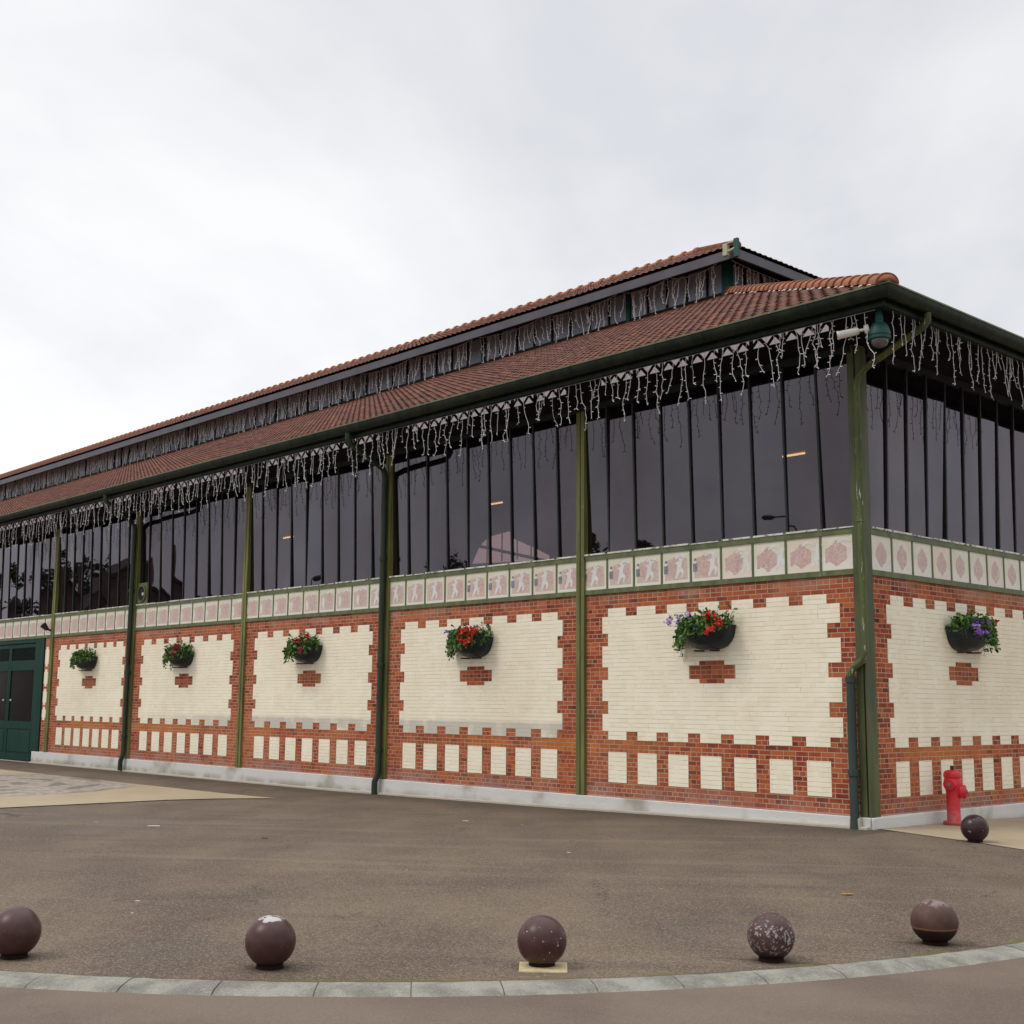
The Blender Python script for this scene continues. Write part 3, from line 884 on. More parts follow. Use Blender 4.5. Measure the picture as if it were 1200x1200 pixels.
# roof tile surfaces
def roof(name, e0, e1, t0, t1, parent, pitch_w=.21, rows=30, mat='roof_tile', amp=.028, step=.022):
    """tiled slope: eave from e0 (hip corner side) to e1, top line t0..t1 (t0 above the hip end)"""
    e0, e1, t0, t1 = map(Vector, (e0, e1, t0, t1))
    d = (e1-e0); L = d.length; d.normalize()
    up = t0-e0; up = up - d*up.dot(d); nrm = d.cross(up).normalized()
    if nrm.z < 0: nrm = -nrm
    s_hip = (t0-e0).dot(d)
    s_end = (t1-e0).dot(d)
    cols = int(max(L, s_end)/pitch_w)+1
    fr = (0, .25, .5, .75)
    me_v = []; uvs = []; faces = []; fuv = []
    S_ = [ (c+f)*pitch_w for c in range(cols) for f in fr ]
    jit = random.Random(5)
    cj = [jit.uniform(-.004, .004) for _ in range(cols*rows+10)]
    lines = []
    for r in range(rows):
        for q in (0, 1):
            f = (r+q)/rows
            hip = s_hip*f; end = L + (s_end-L)*f
            ln = []
            for si, s in enumerate(S_):
                ss = min(max(s, hip), end)
                h = amp*(.5-.5*math.cos(2*math.pi*fr[si % 4])) + (step if q == 0 else 0) + cj[(si//4)*rows % len(cj) + r if ((si//4)*rows+r) < len(cj) else 0]
                p = e0 + d*ss + up*(f - (.012/ rows if q == 0 else 0)) + nrm*h
                ln.append((p, ss))
            lines.append((ln, r, q))
    idx = []
    for ln, r, q in lines:
        idx.append(len(me_v)); me_v += [tuple(p) for p, _ in ln]
    ns = len(S_)
    for k in range(len(lines)-1):
        ln, r, q = lines[k]
        for i in range(ns-1):
            if ln[i][1] == ln[i+1][1] and lines[k+1][0][i][1] == lines[k+1][0][i+1][1]: continue
            faces.append((idx[k]+i, idx[k]+i+1, idx[k+1]+i+1, idx[k+1]+i))
            fuv.append(((i//4)+.5, r+.5 if q == 0 else r+1.5))
    mb = MB(); mb.v = me_v; mb.f = faces; mb.m = [0]*len(faces)
    # underside skin keeps the slope closed
    b0 = [e0-nrm*.05, e1-nrm*.05, t1-nrm*.05, t0-nrm*.05]
    nb = len(mb.v); mb.v += [tuple(p) for p in b0]; mb.f.append((nb, nb+1, nb+2, nb+3)); mb.m.append(0); fuv.append((0.5, 0.5))
    o = mb.build(name, M[mat], parent)
    me = o.data
    uvl = me.uv_layers.new(name='tile')
    if len(me.polygons) == len(fuv):
        for p in me.polygons:
            for li in p.loop_indices: uvl.data[li].uv = fuv[p.index]
    return o
ER = (1.46, -1.46, 7.205)
TC = (-8.2, 7.65, 11.44)
rf = roof('roof', ER, (GL-1, -1.46, 7.205), TC, (GL-1, 7.65, 11.44), hall)
roof('roof', (1.46, -1.46, 7.20), (1.46, YEND+13.7, 7.20), TC, (-8.2, 16.8, 11.44), hall, rows=30, pitch_w=.21)

# hip capping tiles
def caps(parent, a, b, n, r0, mat, name, skip=0, droop=.5):
    a = Vector(a); b = Vector(b); d = (b-a); L = d.length/n; d.normalize()
    side = d.cross(Vector((0,0,1))).normalized(); up = side.cross(d)
    rr = random.Random(11)
    for k in range(n):
        mb = MB(); p = a + d*(L*k)
        for (s, r) in ((-.05, r0*1.08), (L*.1, r0*1.10), (L*.12, r0*1.0), (L+.03, r0*.86)):
            for j in range(13):
                w = math.pi*(j/12)
                q = p + d*s + side*(r*1.12*math.cos(w)) + up*(r*(math.sin(w)*1.05 - .12))
                mb.v.append(tuple(q))
        for i in range(3):
            for j in range(12):
                mb.f.append((i*13+j, i*13+j+1, (i+1)*13+j+1, (i+1)*13+j)); mb.m.append(0)
        mb.f.append(tuple(range(12, -1, -1))); mb.m.append(0)
        mb.build(name, M[mat], parent, smooth=True, auto=50)
        if k % 1 == 0 and rr.random() < .75:
            for sgn in (-1, 1):
                m2 = MB()
                c = p + d*(L*(.4+.3*rr.random())) + side*(sgn*r0*1.05) - up*(.05)
                w_ = rr.uniform(.035, .075)
                m2.lathe([(.0,-.02),(w_*.8,-.012),(w_,.0),(w_*.6,.022),(.0,.03)], c, 8)
                m2.build('mortar', M['lime_mortar'], parent, smooth=True)
caps(rf, Vector(ER)+Vector((-.02,.02,.03)), Vector(TC)+Vector((0,0,.05)), 28, .135, 'ridge_clay', 'hip_tile')
mb = MB()
mb.lathe([(.135,0),(.13,.05),(.09,.10),(.0,.125)], (1.45,-1.45,7.215), 16)
mb.build('hip_end', M['ridge_clay'], rf, smooth=True)

# clerestory
ZC, ZC1 = 11.44, 12.27
cl_x = [-8.2] + POST[2:] + [-45.6, -51.3, -57, -62.7, -68.4, -74.1, XEND]
mb = MB()
mb.box(XEND, -8.2, 7.66, 7.9, 10.9, ZC+.05); mb.box(XEND, -8.2, 7.64, 7.9, ZC1, 12.62)
mb.box(-8.4, -8.2, 7.9, 16.5, 10.9, ZC+.05); mb.box(-8.4, -8.18, 7.9, 16.5, ZC1, 12.62)
clere = mb.build('clerestory', M['soffit_dark'], hall)
for l, r in zip(cl_x[1:], cl_x):
    mb = MB(); npn = max(2, round((r-l)/.715))
    for k in range(npn+1):
        x = l + (r-l)*k/npn
        mb.box(x-.02, x+.02, 7.63, 7.70, ZC+.05, ZC1)
    mb.box(l, r, 7.632, 7.69, ZC+.052, ZC+.09)
    w = mb.build('window', M['mullion_paint'], clere)
    g = MB(); g.box(l+.01, r-.01, 7.69, 7.705, ZC+.05, ZC1); g.build('glass', M['glass_up'], w)
mb = MB()
for k in range(13):
    y = 7.65 + k*.7; mb.box(-8.27, -8.19, y-.02, y+.02, ZC+.05, ZC1)
mb.box(-8.26, -8.192, 7.65, 16.0, ZC+.052, ZC+.09)
w = mb.build('window', M['mullion_paint'], clere)
g = MB(); g.box(-8.28, -8.265, 7.75, 16, ZC+.05, ZC1); g.build('glass', M['glass_up'], w)
mb = MB(); mb.box(-8.34, -8.14, 7.58, 7.78, ZC-.05, ZC1+.1); mb.build('clerestory_post', M['teal_paint'], clere)
for x in cl_x[1:-1]:
    mb = MB(); mb.box(x-.06, x+.06, 7.60, 7.68, ZC, ZC1+.1); mb.build('clerestory_post', M['teal_paint'], clere)

# upper roof
EU = (-7.2, 6.65, 12.16); SU = .49
YR = 12.2
up_roof = roof('upper_roof', EU, (XEND-1, 6.65, 12.16), (-7.2-(YR-6.65), YR, 12.16+SU*(YR-6.65)), (XEND-1, YR, 12.16+SU*(YR-6.65)), hall, rows=17)
roof('upper_roof', EU, (-7.2, 18, 12.16), (-7.2-(YR-6.65), YR, 12.16+SU*(YR-6.65)), (-7.2-(YR-6.65), 18, 12.16+SU*(YR-6.65)), hall, rows=17)
mb = MB()
yb = YEND+12.3; zt_ = 12.16+SU*(YR-6.65)
for (y0, z0, y1, z1) in ((YR, zt_, 17.75, 12.16), (16.75, 11.44, yb+1.4, 7.2)):
    xa = -7.2-(YR-6.65) if z0 > 12 else -8.2
    xb = -7.2 if z0 > 12 else 1.4
    k = len(mb.v)
    for dz in (0, -.06): mb.v += [(XEND-1,y0,z0+dz),(xa,y0,z0+dz),(xb,y1,z1+dz),(XEND-1,y1,z1+dz)]
    mb.f += [tuple(k+q for q in f_) for f_ in ((0,1,2,3),(7,6,5,4),(0,4,5,1),(1,5,6,2),(2,6,7,3),(3,7,4,0))]; mb.m += [0]*6
mb.box(XEND, -8.2, 16.6, 16.8, 10.9, 12.6); mb.poly([(XEND-.1,.2,7.4),(XEND-.1,yb,7.4),(XEND-.1,yb,7.7),(XEND-.1,16.75,11.3),(XEND-.1,16.75,12.3),(XEND-.1,YR,zt_-.2),(XEND-.1,7.65,12.3),(XEND-.1,7.65,11.3),(XEND-.1,.2,7.8)])
mb.box(-8.42, -8.4, 7.9, 16.6, 11.4, 12.3)
mb.build('rear_roof', M['house_roof0'], hall)
mb = MB()
def sweepU(mb, prof):
    A = [(XEND-1, 7.65-o, z) for o, z in prof]; B = [(-8.2+o, 7.65-o, z) for o, z in prof]; D = [(-8.2+o, 18, z) for o, z in prof]
    mb.extrude_profile(None, A, B); mb.extrude_profile(None, B, D)
sweepU(mb, [(.99, 11.89), (.99, 12.11), (.93, 12.11), (.93, 11.89)])
mb.build('upper_fascia', M['grey_fascia'], hall)
mb = MB()
mb.quad((XEND-1,6.72,11.95), (-7.27,6.72,11.95), (-8.2,7.65,12.42), (XEND-1,7.65,12.42))
mb.quad((-7.27,6.72,11.95), (-7.27,18,11.95), (-8.2,18,12.42), (-8.2,7.65,12.42))
mb.build('upper_soffit', M['soffit_dark'], hall)
mb = MB(); k = 0; x = -7.2-(YR-6.65); zr_ = 12.16+SU*(YR-6.65)
while x > XEND:
    for s0, r in ((0, .150), (.10, .153), (.12, .120), (.50, .10)):
        for j in range(9):
            w = math.pi*j/8
            mb.v.append((x-s0, YR + r*1.1*math.cos(w), zr_ - .02 + r*1.05*math.sin(w)))
    b = len(mb.v)-36
    for i in range(3):
        for j in range(8): mb.f.append((b+i*9+j, b+i*9+j+1, b+(i+1)*9+j+1, b+(i+1)*9+j)); mb.m.append(0)
    mb.f.append(tuple(b+q for q in range(9))); mb.m.append(0)
    x -= .48
mb.build('ridge', M['ridge_clay'], up_roof, smooth=True, auto=45)
caps(up_roof, Vector(EU)+Vector((-.05,.05,.03)), (-7.2-(YR-6.65), YR, zr_+.0), 22, .12, 'ridge_clay', 'hip_tile')

# downpipes
def pipe(name, pts, r, mat, collars=(), n=12):
    mb = MB(); mb.tube(pts, r, n)
    if isinstance(r, list): r = r[0]
    for c in collars:
        mb.lathe([(r*1.0,-.045),(r*1.25,-.04),(r*1.28,.04),(r*1.0,.045)], c, 14)
    return mb.build(name, M[mat], hall, smooth=True, auto=40)
def arc(p, q, r, k=5):
    return [p, q]
# corner pipe: spout from the short-side gutter, back to the corner, down, then a swan neck onto a cast pipe
pipe('downpipe', [(1.42,-.35,7.10),(1.42,-.35,6.95),(1.36,-.34,6.88),(1.2,-.31,6.82),(.3,-.15,6.52),(.14,-.11,6.42),(.09,-.10,6.30),(.09,-.10,2.5),(.085,-.10,2.32),(.05,-.105,2.22),(-.10,-.115,2.12),(-.145,-.12,2.04),(-.15,-.12,1.96)], .052, 'corner_pipe_paint', [(.09,-.10,4.28)])
pipe('downpipe', [(-.15,-.12,2.0),(-.15,-.12,-.05),(-.15,-.125,-.17)], [.064,.064,.07], 'iron_pipe_paint', [(-.15,-.12,1.95),(-.15,-.12,.62)])
mb = MB(); mb.box(-.235,-.065,-.14,-.055,-.2,-.01); mb.build('pipe_shoe', M['footing'], hall, bevel=.02)
for x0, xo in ((POST[2], -11.03), (POST[4], -22.23)):
    pp = x0 - .02
    pipe('downpipe', [(xo,-1.42,7.1),(xo,-1.42,6.95),(xo-.01,-1.36,6.86),(xo-.05,-1.2,6.80),(pp+.12,-.3,6.52),(pp+.03,-.17,6.44),(pp,-.135,6.32),(pp,-.135,.2),(pp,-.14,.12),(pp-.03,-.155,.02),(pp-.06,-.17,-.06),(pp-.06,-.17,-.31)], .064, 'dark_green_paint', [(pp,-.135,4.6),(pp,-.135,2.35),(pp,-.135,.6)])

# extractor fan in the last pane of the fourth bay
mb = MB()
px, pz = -22.62, 4.50
mb.box(px-.27, px+.27, -.02, .02, pz-.28, pz+.30)
fan = mb.build('fan_panel', M['rail_paint'], hall)
mb = MB(); mb.lathe([(.235,-.01),(.235,.045),(.205,.05),(.2,.0)], (px,-.02,pz), 28, axis=(0,-1,0))
mb.build('fan_ring', M['rail_paint'], fan, smooth=True, auto=40)
mb = MB(); mb.lathe([(.203,0),(.203,.012),(.0,.014)], (px,-.02,pz), 28, axis=(0,-1,0))
mb.build('fan_grille', M['soffit_dark'], fan)
mb = MB(); mb.lathe([(.05,0),(.05,.03),(.0,.045)], (px+.09,-.034,pz-.02), 14, axis=(0,-1,0))
mb.build('fan_hub', M['white_plastic'], fan, smooth=True)

# gate
gate = MB()
gx0, gx1 = GATE
gate.box(-29.60, -28.985, -.045, .10, .004, 3.475)
gate.box(-34.0, -33.7, -.045, .10, -.34, 3.475)
gate.box(-33.7, -29.60, -.04, .10, 3.36, 3.475)
g_o = gate.build('gate', M['gate_paint'], hall, bevel=.006)
t = NT('gate_glass'); M['gate_glass'] = t.done((.012,.010,.010), .15, None, .12)
xs = [-33.7, -31.68, -29.605]
for i in range(2):
    a, b = xs[i]+.006, xs[i+1]-.006
    mb = MB(); y0, y1 = -.015, .035
    mb.box(a, a+.10, y0, y1, -.31, 3.34); mb.box(b-.10, b, y0, y1, -.31, 3.34)
    for z0, z1 in ((-.31,-.12),(.66,.90),(2.50,2.82),(3.22,3.34)): mb.box(a+.1, b-.1, y0, y1, z0, z1)
    mb.box(a+.1, b-.1, .005, .03, -.12, .66)
    mb.box(a+.14, b-.14, -.012, .006, -.06, .60)
    lf = mb.build('gate_leaf', M['gate_paint'], g_o, bevel=.006)
    m2 = MB(); m2.box(a+.1, b-.1, .012, .022, .90, 2.50); m2.box(a+.1, b-.1, .012, .022, 2.82, 3.22)
    m2.build('pane', M['gate_glass'], lf)
    m3 = MB()
    for k in range(1, 20):
        xx = a+.1 + (b-a-.2)*k/20
        m3.tube([(xx,.0,2.82),(xx,.0,3.22)], .007, 5)
    m3.build('bars', M['gate_paint'], lf)
    m4 = MB(); hx = (a+.30) if i % 2 else (b-.30)
    m4.lathe([(.0,0),(.03,.005),(.035,.03),(.022,.05),(.0,.055)], (hx, -.015, 1.56), 10, axis=(0,-1,0))
    m4.build('handle', M['white_plastic'], lf, smooth=True)
mb = MB(); mb.box(-33.7, -29.6, -.1, .15, -.5, -.335); mb.build('threshold', M['footing'], g_o)

# ceiling lamps seen through the glass
t = NT('warm_tube'); t.bsdf.inputs['Base Color'].default_value = (.9,.6,.3,1)
t.set(t.bsdf.inputs['Emission Color'], (1,.62,.22,1)); t.bsdf.inputs['Emission Strength'].default_value = 8
M['warm_tube'] = t.mat
for i, (x, lab) in enumerate(((-3.2, 'warm ceiling lamp inside the hall, seen through the bay nearest the corner'),
                              (-11.4, 'warm ceiling lamp inside the hall seen through the second bay of glazing'),
                              (-20.07, 'warm ceiling lamp inside the hall seen through the third bay of glazing'))):
    e = empty('ceiling_lamp', (x, 3, 6.13))
    tag(e, lab, 'lamp', 'warm lamps hanging inside the hall')
    mb = MB(); mb.box(x-.30, x+.30, 2.93, 3.07, 6.16, 6.21); mb.tube([(x-.2,3,6.2),(x-.2,3,9.2)], .008, 5); mb.tube([(x+.2,3,6.2),(x+.2,3,9.2)], .008, 5)
    mb.build('housing', M['black_iron'], e)
    mb = MB(); mb.tube([(x-.24,3,6.13),(x+.24,3,6.13)], .02, 8); mb.build('tube', M['warm_tube'], e, smooth=True)

t = NT('glowing_pink'); t.bsdf.inputs['Base Color'].default_value = (.5,.36,.36,1)  # emission for an added gable shape, stands in for brightness inside the hall
t.set(t.bsdf.inputs['Emission Color'], t.mix(t.noise(3, 4), (1,.66,.64), (1,.82,.80))); t.bsdf.inputs['Emission Strength'].default_value = 1.5
M['glowing_pink'] = t.mat
GP = [(-19.15, 5.77), (-18.8, 6.31), (-18.38, 6.56), (-17.5, 6.64), (-17.35, 6.42), (-16.43, 6.06), (-15.82, 5.79), (-15.82, 5.62)]
gw = empty('glowing_gable', (-19, 9, 4)); tag(gw, 'pale pink glowing gable panel added inside the hall, seen through the second bay of glazing', 'window')
mb = MB(); k = len(GP)
mb.v = [(x_, 9.0, z_) for x_, z_ in GP] + [(x_, 9.06, z_) for x_, z_ in GP]
mb.f = [tuple(range(k)), tuple(range(2*k-1, k-1, -1))] + [(i, (i+1) % k, k+(i+1) % k, k+i) for i in range(k)]; mb.m = [0]*len(mb.f)
mb.build('pane', M['glowing_pink'], gw)  # flat emitting panel, not glass with light behind it
def bar(a, b, w_):
    mb = MB(); mb.tube([(a[0],8.97,a[1]),(b[0],8.97,b[1])], w_, 5); mb.build('bar', M['black_iron'], gw)
x0_, x1_ = GP[0][0], GP[-1][0]
for f_ in (.22,.42,.62,.80): bar((x0_+(x1_-x0_)*f_, GP[0][1]), (x0_+(x1_-x0_)*f_, max(z_ for _, z_ in GP)), .022)
bar((GP[1][0], GP[1][1]), (GP[-1][0], GP[-1][1]), .05); bar((GP[0][0], GP[0][1]), (GP[-1][0], GP[-1][1]), .03)

# ------------------------------------------------------------------ icicle lights
def drop(mb, p, d, length, rg, r=.0052):
    """one hanging string: p top, d direction along the eave"""
    pts = [Vector(p)]; side = Vector(d); out = Vector((-d[1], d[0], 0))
    nseg = max(3, int(length/.085)); off = 0.0; drift = rg.uniform(-.5, .5)
    for k in range(nseg):
        off = rg.gauss(0, .022)
        if k > nseg*.55: off += drift*.035
        q = pts[-1] + side*off + out*rg.gauss(0, .008) - Vector((0,0,length/nseg))
        pts.append(q)
    mb.tube(pts, r, 3)
    for k in range(1, len(pts)):
        if rg.random() < .8:
            s = side*rg.choice((-1, 1))*rg.uniform(.025,.05) + out*rg.uniform(-.02,.02) + Vector((0,0,rg.uniform(-.02,.015)))
            mb.tube([pts[k], pts[k]+s], [r*.9, r*1.5], 3)
    e = pts[-1]; mb.tube([e, e + side*rg.uniform(-.05,.05) - Vector((0,0,.03))], [r, r*1.6], 3)
def curtain(a, b, z, spacing, lmin, lmax, seed, label, group, sag=0, r=.0050, cat='string lights', name='icicle_lights', mat='wire_white'):
    rg = random.Random(seed); a = Vector(a); b = Vector(b); d = (b-a); L = d.length; d.normalize()
    mb = MB(); n = int(L/spacing); tops = []
    for k in range(n+1):
        f = k/n; p = a + (b-a)*f
        zz = z + (-sag*4*((f*2) % 1)*(1-((f*2) % 1)))
        tops.append((p.x, p.y, zz))
    mb.tube(tops, r, 3)
    pat = (.55, .9, .35, .75, 1.0, .45, .8, .6, .95, .4)
    for k, p in enumerate(tops):
        if k in (0, n): continue
        j = rg.uniform(-.35, .35)*spacing
        pp = Vector(p) + d*j
        length = lmin + (lmax-lmin)*min(1, max(0, pat[k % 10] + rg.uniform(-.25, .25)))
        drop(mb, pp, d, length, rg, r)
        if rg.random() < .3: drop(mb, pp + d*.05, d, length*rg.uniform(.45,.7), rg, r)
    o = mb.build(name, M[mat], origin=tuple(a))
    tag(o, label, cat, group)
    return o
EG = 'icicle lights hanging under the eaves'
names = ['between the corner post and the next post', 'above the second bay of glazing from the corner', 'above the third bay from the corner',
         'above the fourth bay from the corner', 'above the fifth bay, just right of the gate', 'above the green gate at the left edge']
for i in range(6):
    x1, x0 = (1.15 if i == 0 else POST[i]-.05), POST[i+1]+.05
    curtain((x1,-1.27,0), (x0,-1.27,0), 6.955, (.165 if i < 2 else .16), .22, .80, 40+i, 'white icicle lights under the eaves '+names[i], EG)
curtain((1.27,-1.15,0), (1.27,6.4,0), 6.985, .155, .25, .78, 60, 'white icicle lights under the eaves of the short right side', EG)
UG = 'icicle lights along the upper glazing'
un = ['right end by the teal post', 'second length from the right end', 'third length from the right end', 'fourth length from the right end', 'fifth length from the right end', 'sixth length from the right end', 'seventh length from the right end', 'eighth length from the right end', 'last length at the left edge']
for i in range(9):
    x1, x0 = cl_x[i]-.02, cl_x[i+1]+.02
    curtain((x1+.02,7.30,0), (x0,7.30,0), 12.17, .17 if i < 3 else .125, .40, .80, 80+i, 'white icicle lights on the upper roof glazing, '+un[i], UG, sag=.14 if i < 3 else .05, r=.0095, mat='wire_bright')
curtain((-7.9,7.40,0), (-7.9,14,0), 12.17, .15, .3, .75, 95, 'white icicle lights on the short upper glazing behind the teal post', UG, sag=.06, r=.0095, mat='wire_bright')

# ------------------------------------------------------------------ flower baskets
t = NT('leaf'); 
geo = t.node('ShaderNodeNewGeometry'); rv = geo.outputs['Random Per Island']
col = t.ramp(rv, [(0, (.02,.055,.012)), (.4, (.05,.12,.02)), (.75, (.095,.19,.032)), (1, (.16,.25,.06))])
M['leaf'] = t.done(col, .5, None, .35)
try: M['leaf'].node_tree.nodes['Principled BSDF'].inputs['Transmission Weight'].default_value = 0
except Exception: pass
def petal(name, a, b):
    t = NT(name); geo = t.node('ShaderNodeNewGeometry')
    M[name] = t.done(t.mix(geo.outputs['Random Per Island'], a, b), .55, None, .3)
petal('red_petal', (.50,.012,.012), (.62,.05,.03)); petal('purple_petal', (.16,.05,.42), (.30,.14,.55)); petal('lilac_petal', (.36,.24,.58), (.50,.38,.70))
petal('crimson_petal', (.20,.01,.03), (.45,.02,.06)); petal('pink_petal', (.65,.22,.22), (.72,.36,.34))
def leafq(mb, p, s, rg, m=0):
    n_ = Vector((rg.gauss(0,1), rg.gauss(0,1)-.4, rg.gauss(0,1)+.6)).normalized()
    a = n_.orthogonal().normalized(); a.rotate(Matrix.Rotation(rg.uniform(0, 6.28), 3, n_)); b = n_.cross(a)
    p = Vector(p)
    pts = [p - a*s, p - a*s*.3 + b*s*.55 + n_*s*.1, p + a*s*.55 + b*s*.45, p + a*s, p + a*s*.55 - b*s*.45, p - a*s*.3 - b*s*.55 + n_*s*.1]
    mb.poly(pts, m)
def basket(c, face, label, flowers, seed, lush=1.0, trail=-1, hook=False):
    """c: coordinate along the wall; bowl stands on the wall at z 2.42..2.80"""
    rg = random.Random(seed)
    o = empty('flower_basket', (*xy(face, c, .02), 2.46))
    tag(o, label, 'flower basket', 'flower baskets hung on the cream panels')
    W, D, H = .50, .42, .37; zt = 2.82
    def P(u, out, z):
        x, y = xy(face, c + u, out); return (x, y, z)
    mb = MB(); nu, nv = 22, 9
    for j in range(nv+1):
        ph = math.pi/2*j/nv
        rad = math.cos(ph)**.62 if j < nv else .0
        rad = max(rad, .30)
        for i in range(nu+1):
            th = math.pi*i/nu
            mb.v.append(P(W*rad*math.cos(th), .012 + D*rad*math.sin(th), zt - H*math.sin(ph)))
    for j in range(nv):
        for i in range(nu):
            a = j*(nu+1)+i; mb.f.append((a, a+1, a+nu+2, a+nu+1)); mb.m.append(0)
    mb.f.append(tuple(nv*(nu+1)+i for i in range(nu+1))); mb.m.append(0)
    mb.f.append(tuple(j*(nu+1) for j in range(nv+1)) + tuple(j*(nu+1)+nu for j in range(nv, -1, -1))); mb.m.append(0)
    # rim
    rim = [P((W+.004)*math.cos(math.pi*i/nu), .012+(D+.004)*math.sin(math.pi*i/nu), zt) for i in range(nu+1)]
    mb.tube(rim, .013, 6)
    mb.build('bowl', M['bowl_plastic'], o, smooth=True, auto=60)
    mb = MB()
    for u_ in (-.16, .16):
        mb = MB(); mb.tube([P(u_,.0,zt-H-.015), P(u_,.25,zt-H-.02)], .012, 6); mb.build('bracket', M['black_iron'], o)
    if hook:
        mb = MB(); mb.tube([P(.36,.02,zt-.05), P(.36,.03,zt+.2)], .012, 6); mb.build('hook', M['black_iron'], o)
    mb = MB()
    soil_pts = [P(.96*W*math.cos(math.pi*i/nu), .012+.96*D*math.sin(math.pi*i/nu), zt-.03) for i in range(nu+1)]
    mb.poly(soil_pts); mb.build('soil', M['soil'], o)
    lf = MB()
    def stem(p0, p1, n):
        p0 = Vector(p0); p1 = Vector(p1)
        mid = (p0+p1)/2 + Vector((0,0,.03))
        lf.tube([p0, mid, p1], [.005,.004,.003], 3)
        for k in range(n):
            f = k/max(n-1, 1); q = (p0*(1-f)**2 + mid*2*f*(1-f) + p1*f*f)
            q = q + Vector((rg.gauss(0,.02), rg.gauss(0,.02), rg.gauss(0,.015)))
            leafq(lf, q, rg.uniform(.028,.052), rg)
    for k in range(int(150*lush)):
        th = rg.uniform(.05, math.pi-.05); rr = math.sqrt(rg.random())
        u, ou = W*rr*math.cos(th), .03 + D*rr*math.sin(th)
        hgt = rg.uniform(.05, .24)*(1.05-.4*rr)
        stem(P(u, ou, zt-.04), P(u*1.10 + rg.gauss(0,.04), ou + rg.uniform(0,.07), zt+hgt), rg.randint(3, 6))
    for k in range(int(80*lush)):         # plants spilling over the rim, mostly on the left
        side_ = rg.betavariate(1.1, 2.2)
        th = math.pi*(1-side_) if trail < 0 else math.pi*side_
        th = min(max(th, .1), math.pi-.02)
        u, ou = W*math.cos(th), .02 + D*math.sin(th)
        ln = rg.uniform(.05, .36)*(1.25-side_)
        stem(P(u*.9, ou*.9, zt+.03), P(u*1.15 + (-.02 if trail < 0 else .02), ou*1.12+.02, zt-ln), rg.randint(4, 8))
    for k in range(9):                    # wispy tips
        u = rg.uniform(-W, W*1.1); stem(P(u*.9,.15,zt+.05), P(u*1.1,.15+rg.uniform(-.05,.15), zt+rg.uniform(.2,.30)), 4)
    lf.build('foliage', M['leaf'], o)
    for (u, ou, dz, r, mt) in flowers:
        fm = MB(); c0 = Vector(P(u, ou, zt+dz))
        for k in range(int(16 if r > .035 else 10)):
            q = c0 + Vector((rg.gauss(0,r*.6), rg.gauss(0,r*.6), rg.gauss(0,r*.55)))
            leafq(fm, q, r*rg.uniform(.45,.75), rg)
        fm.build('flower', M[mt+'_petal'], o)
    return o
def many(rg, spec):
    out = []
    for (n, u0, u1, o0, o1, z0, z1, r, m) in spec:
        for k in range(n): out.append((rg.uniform(u0,u1), rg.uniform(o0,o1)+.05, rg.uniform(z0,z1), r*rg.uniform(.9,1.3), m))
    return out
fr = random.Random(99)
basket(centres[0], 'L', 'dark wall basket with lilac flowers at its left and red flowers at its right', many(fr, [(9,-.62,-.38,.15,.45,.02,.16,.032,'lilac'),(3,-.3,-.05,.3,.45,.12,.2,.032,'lilac'),(3,-.55,-.4,.2,.4,.15,.22,.03,'purple'),(8,.12,.62,.22,.45,.0,.25,.045,'red'),(3,.2,.42,.40,.46,-.16,-.04,.045,'red')]), 1)
basket(centres[1], 'L', 'dark wall basket with bright red flowers second left of the corner', many(fr, [(4,-.5,-.3,.2,.4,.02,.14,.03,'purple'),(8,-.05,.45,.3,.46,.0,.17,.046,'red'),(3,.1,.4,.42,.47,-.14,-.05,.045,'red'),(2,.25,.42,.2,.3,.16,.2,.04,'pink')]), 2)
basket(centres[2], 'L', 'wall basket trailing thick greenery with a few red flowers, third left of the corner', many(fr, [(4,.0,.35,.3,.45,.02,.12,.045,'red'),(3,.25,.5,.15,.3,.12,.24,.045,'red'),(2,.15,.35,.42,.46,-.12,-.06,.04,'crimson')]), 3, 1.15)
basket(centres[3], 'L', 'dark wall basket with wine red flowers along its top and a black hook', many(fr, [(12,-.25,.4,.15,.42,.08,.2,.04,'crimson'),(2,.2,.4,.4,.46,-.06,.0,.04,'crimson')]), 4, .9, hook=True)
basket(centres[4], 'L', 'small looking green basket without blossoms nearest the gate, black hook at its right', many(fr, [(2,-.1,.2,.3,.4,.08,.14,.02,'crimson')]), 5, .9, hook=True)
basket(cR-.03, 'R', 'dark wall basket of purple petunias above the red hydrant, one red flower at its right', many(fr, [(14,-.38,.12,.28,.46,-.14,.12,.036,'purple'),(5,-.35,.1,.25,.45,-.1,.14,.034,'lilac'),(2,.46,.56,.15,.3,.06,.14,.05,'red'),(1,.56,.62,.2,.3,-.1,-.06,.04,'pink')]), 6, .9, trail=1)

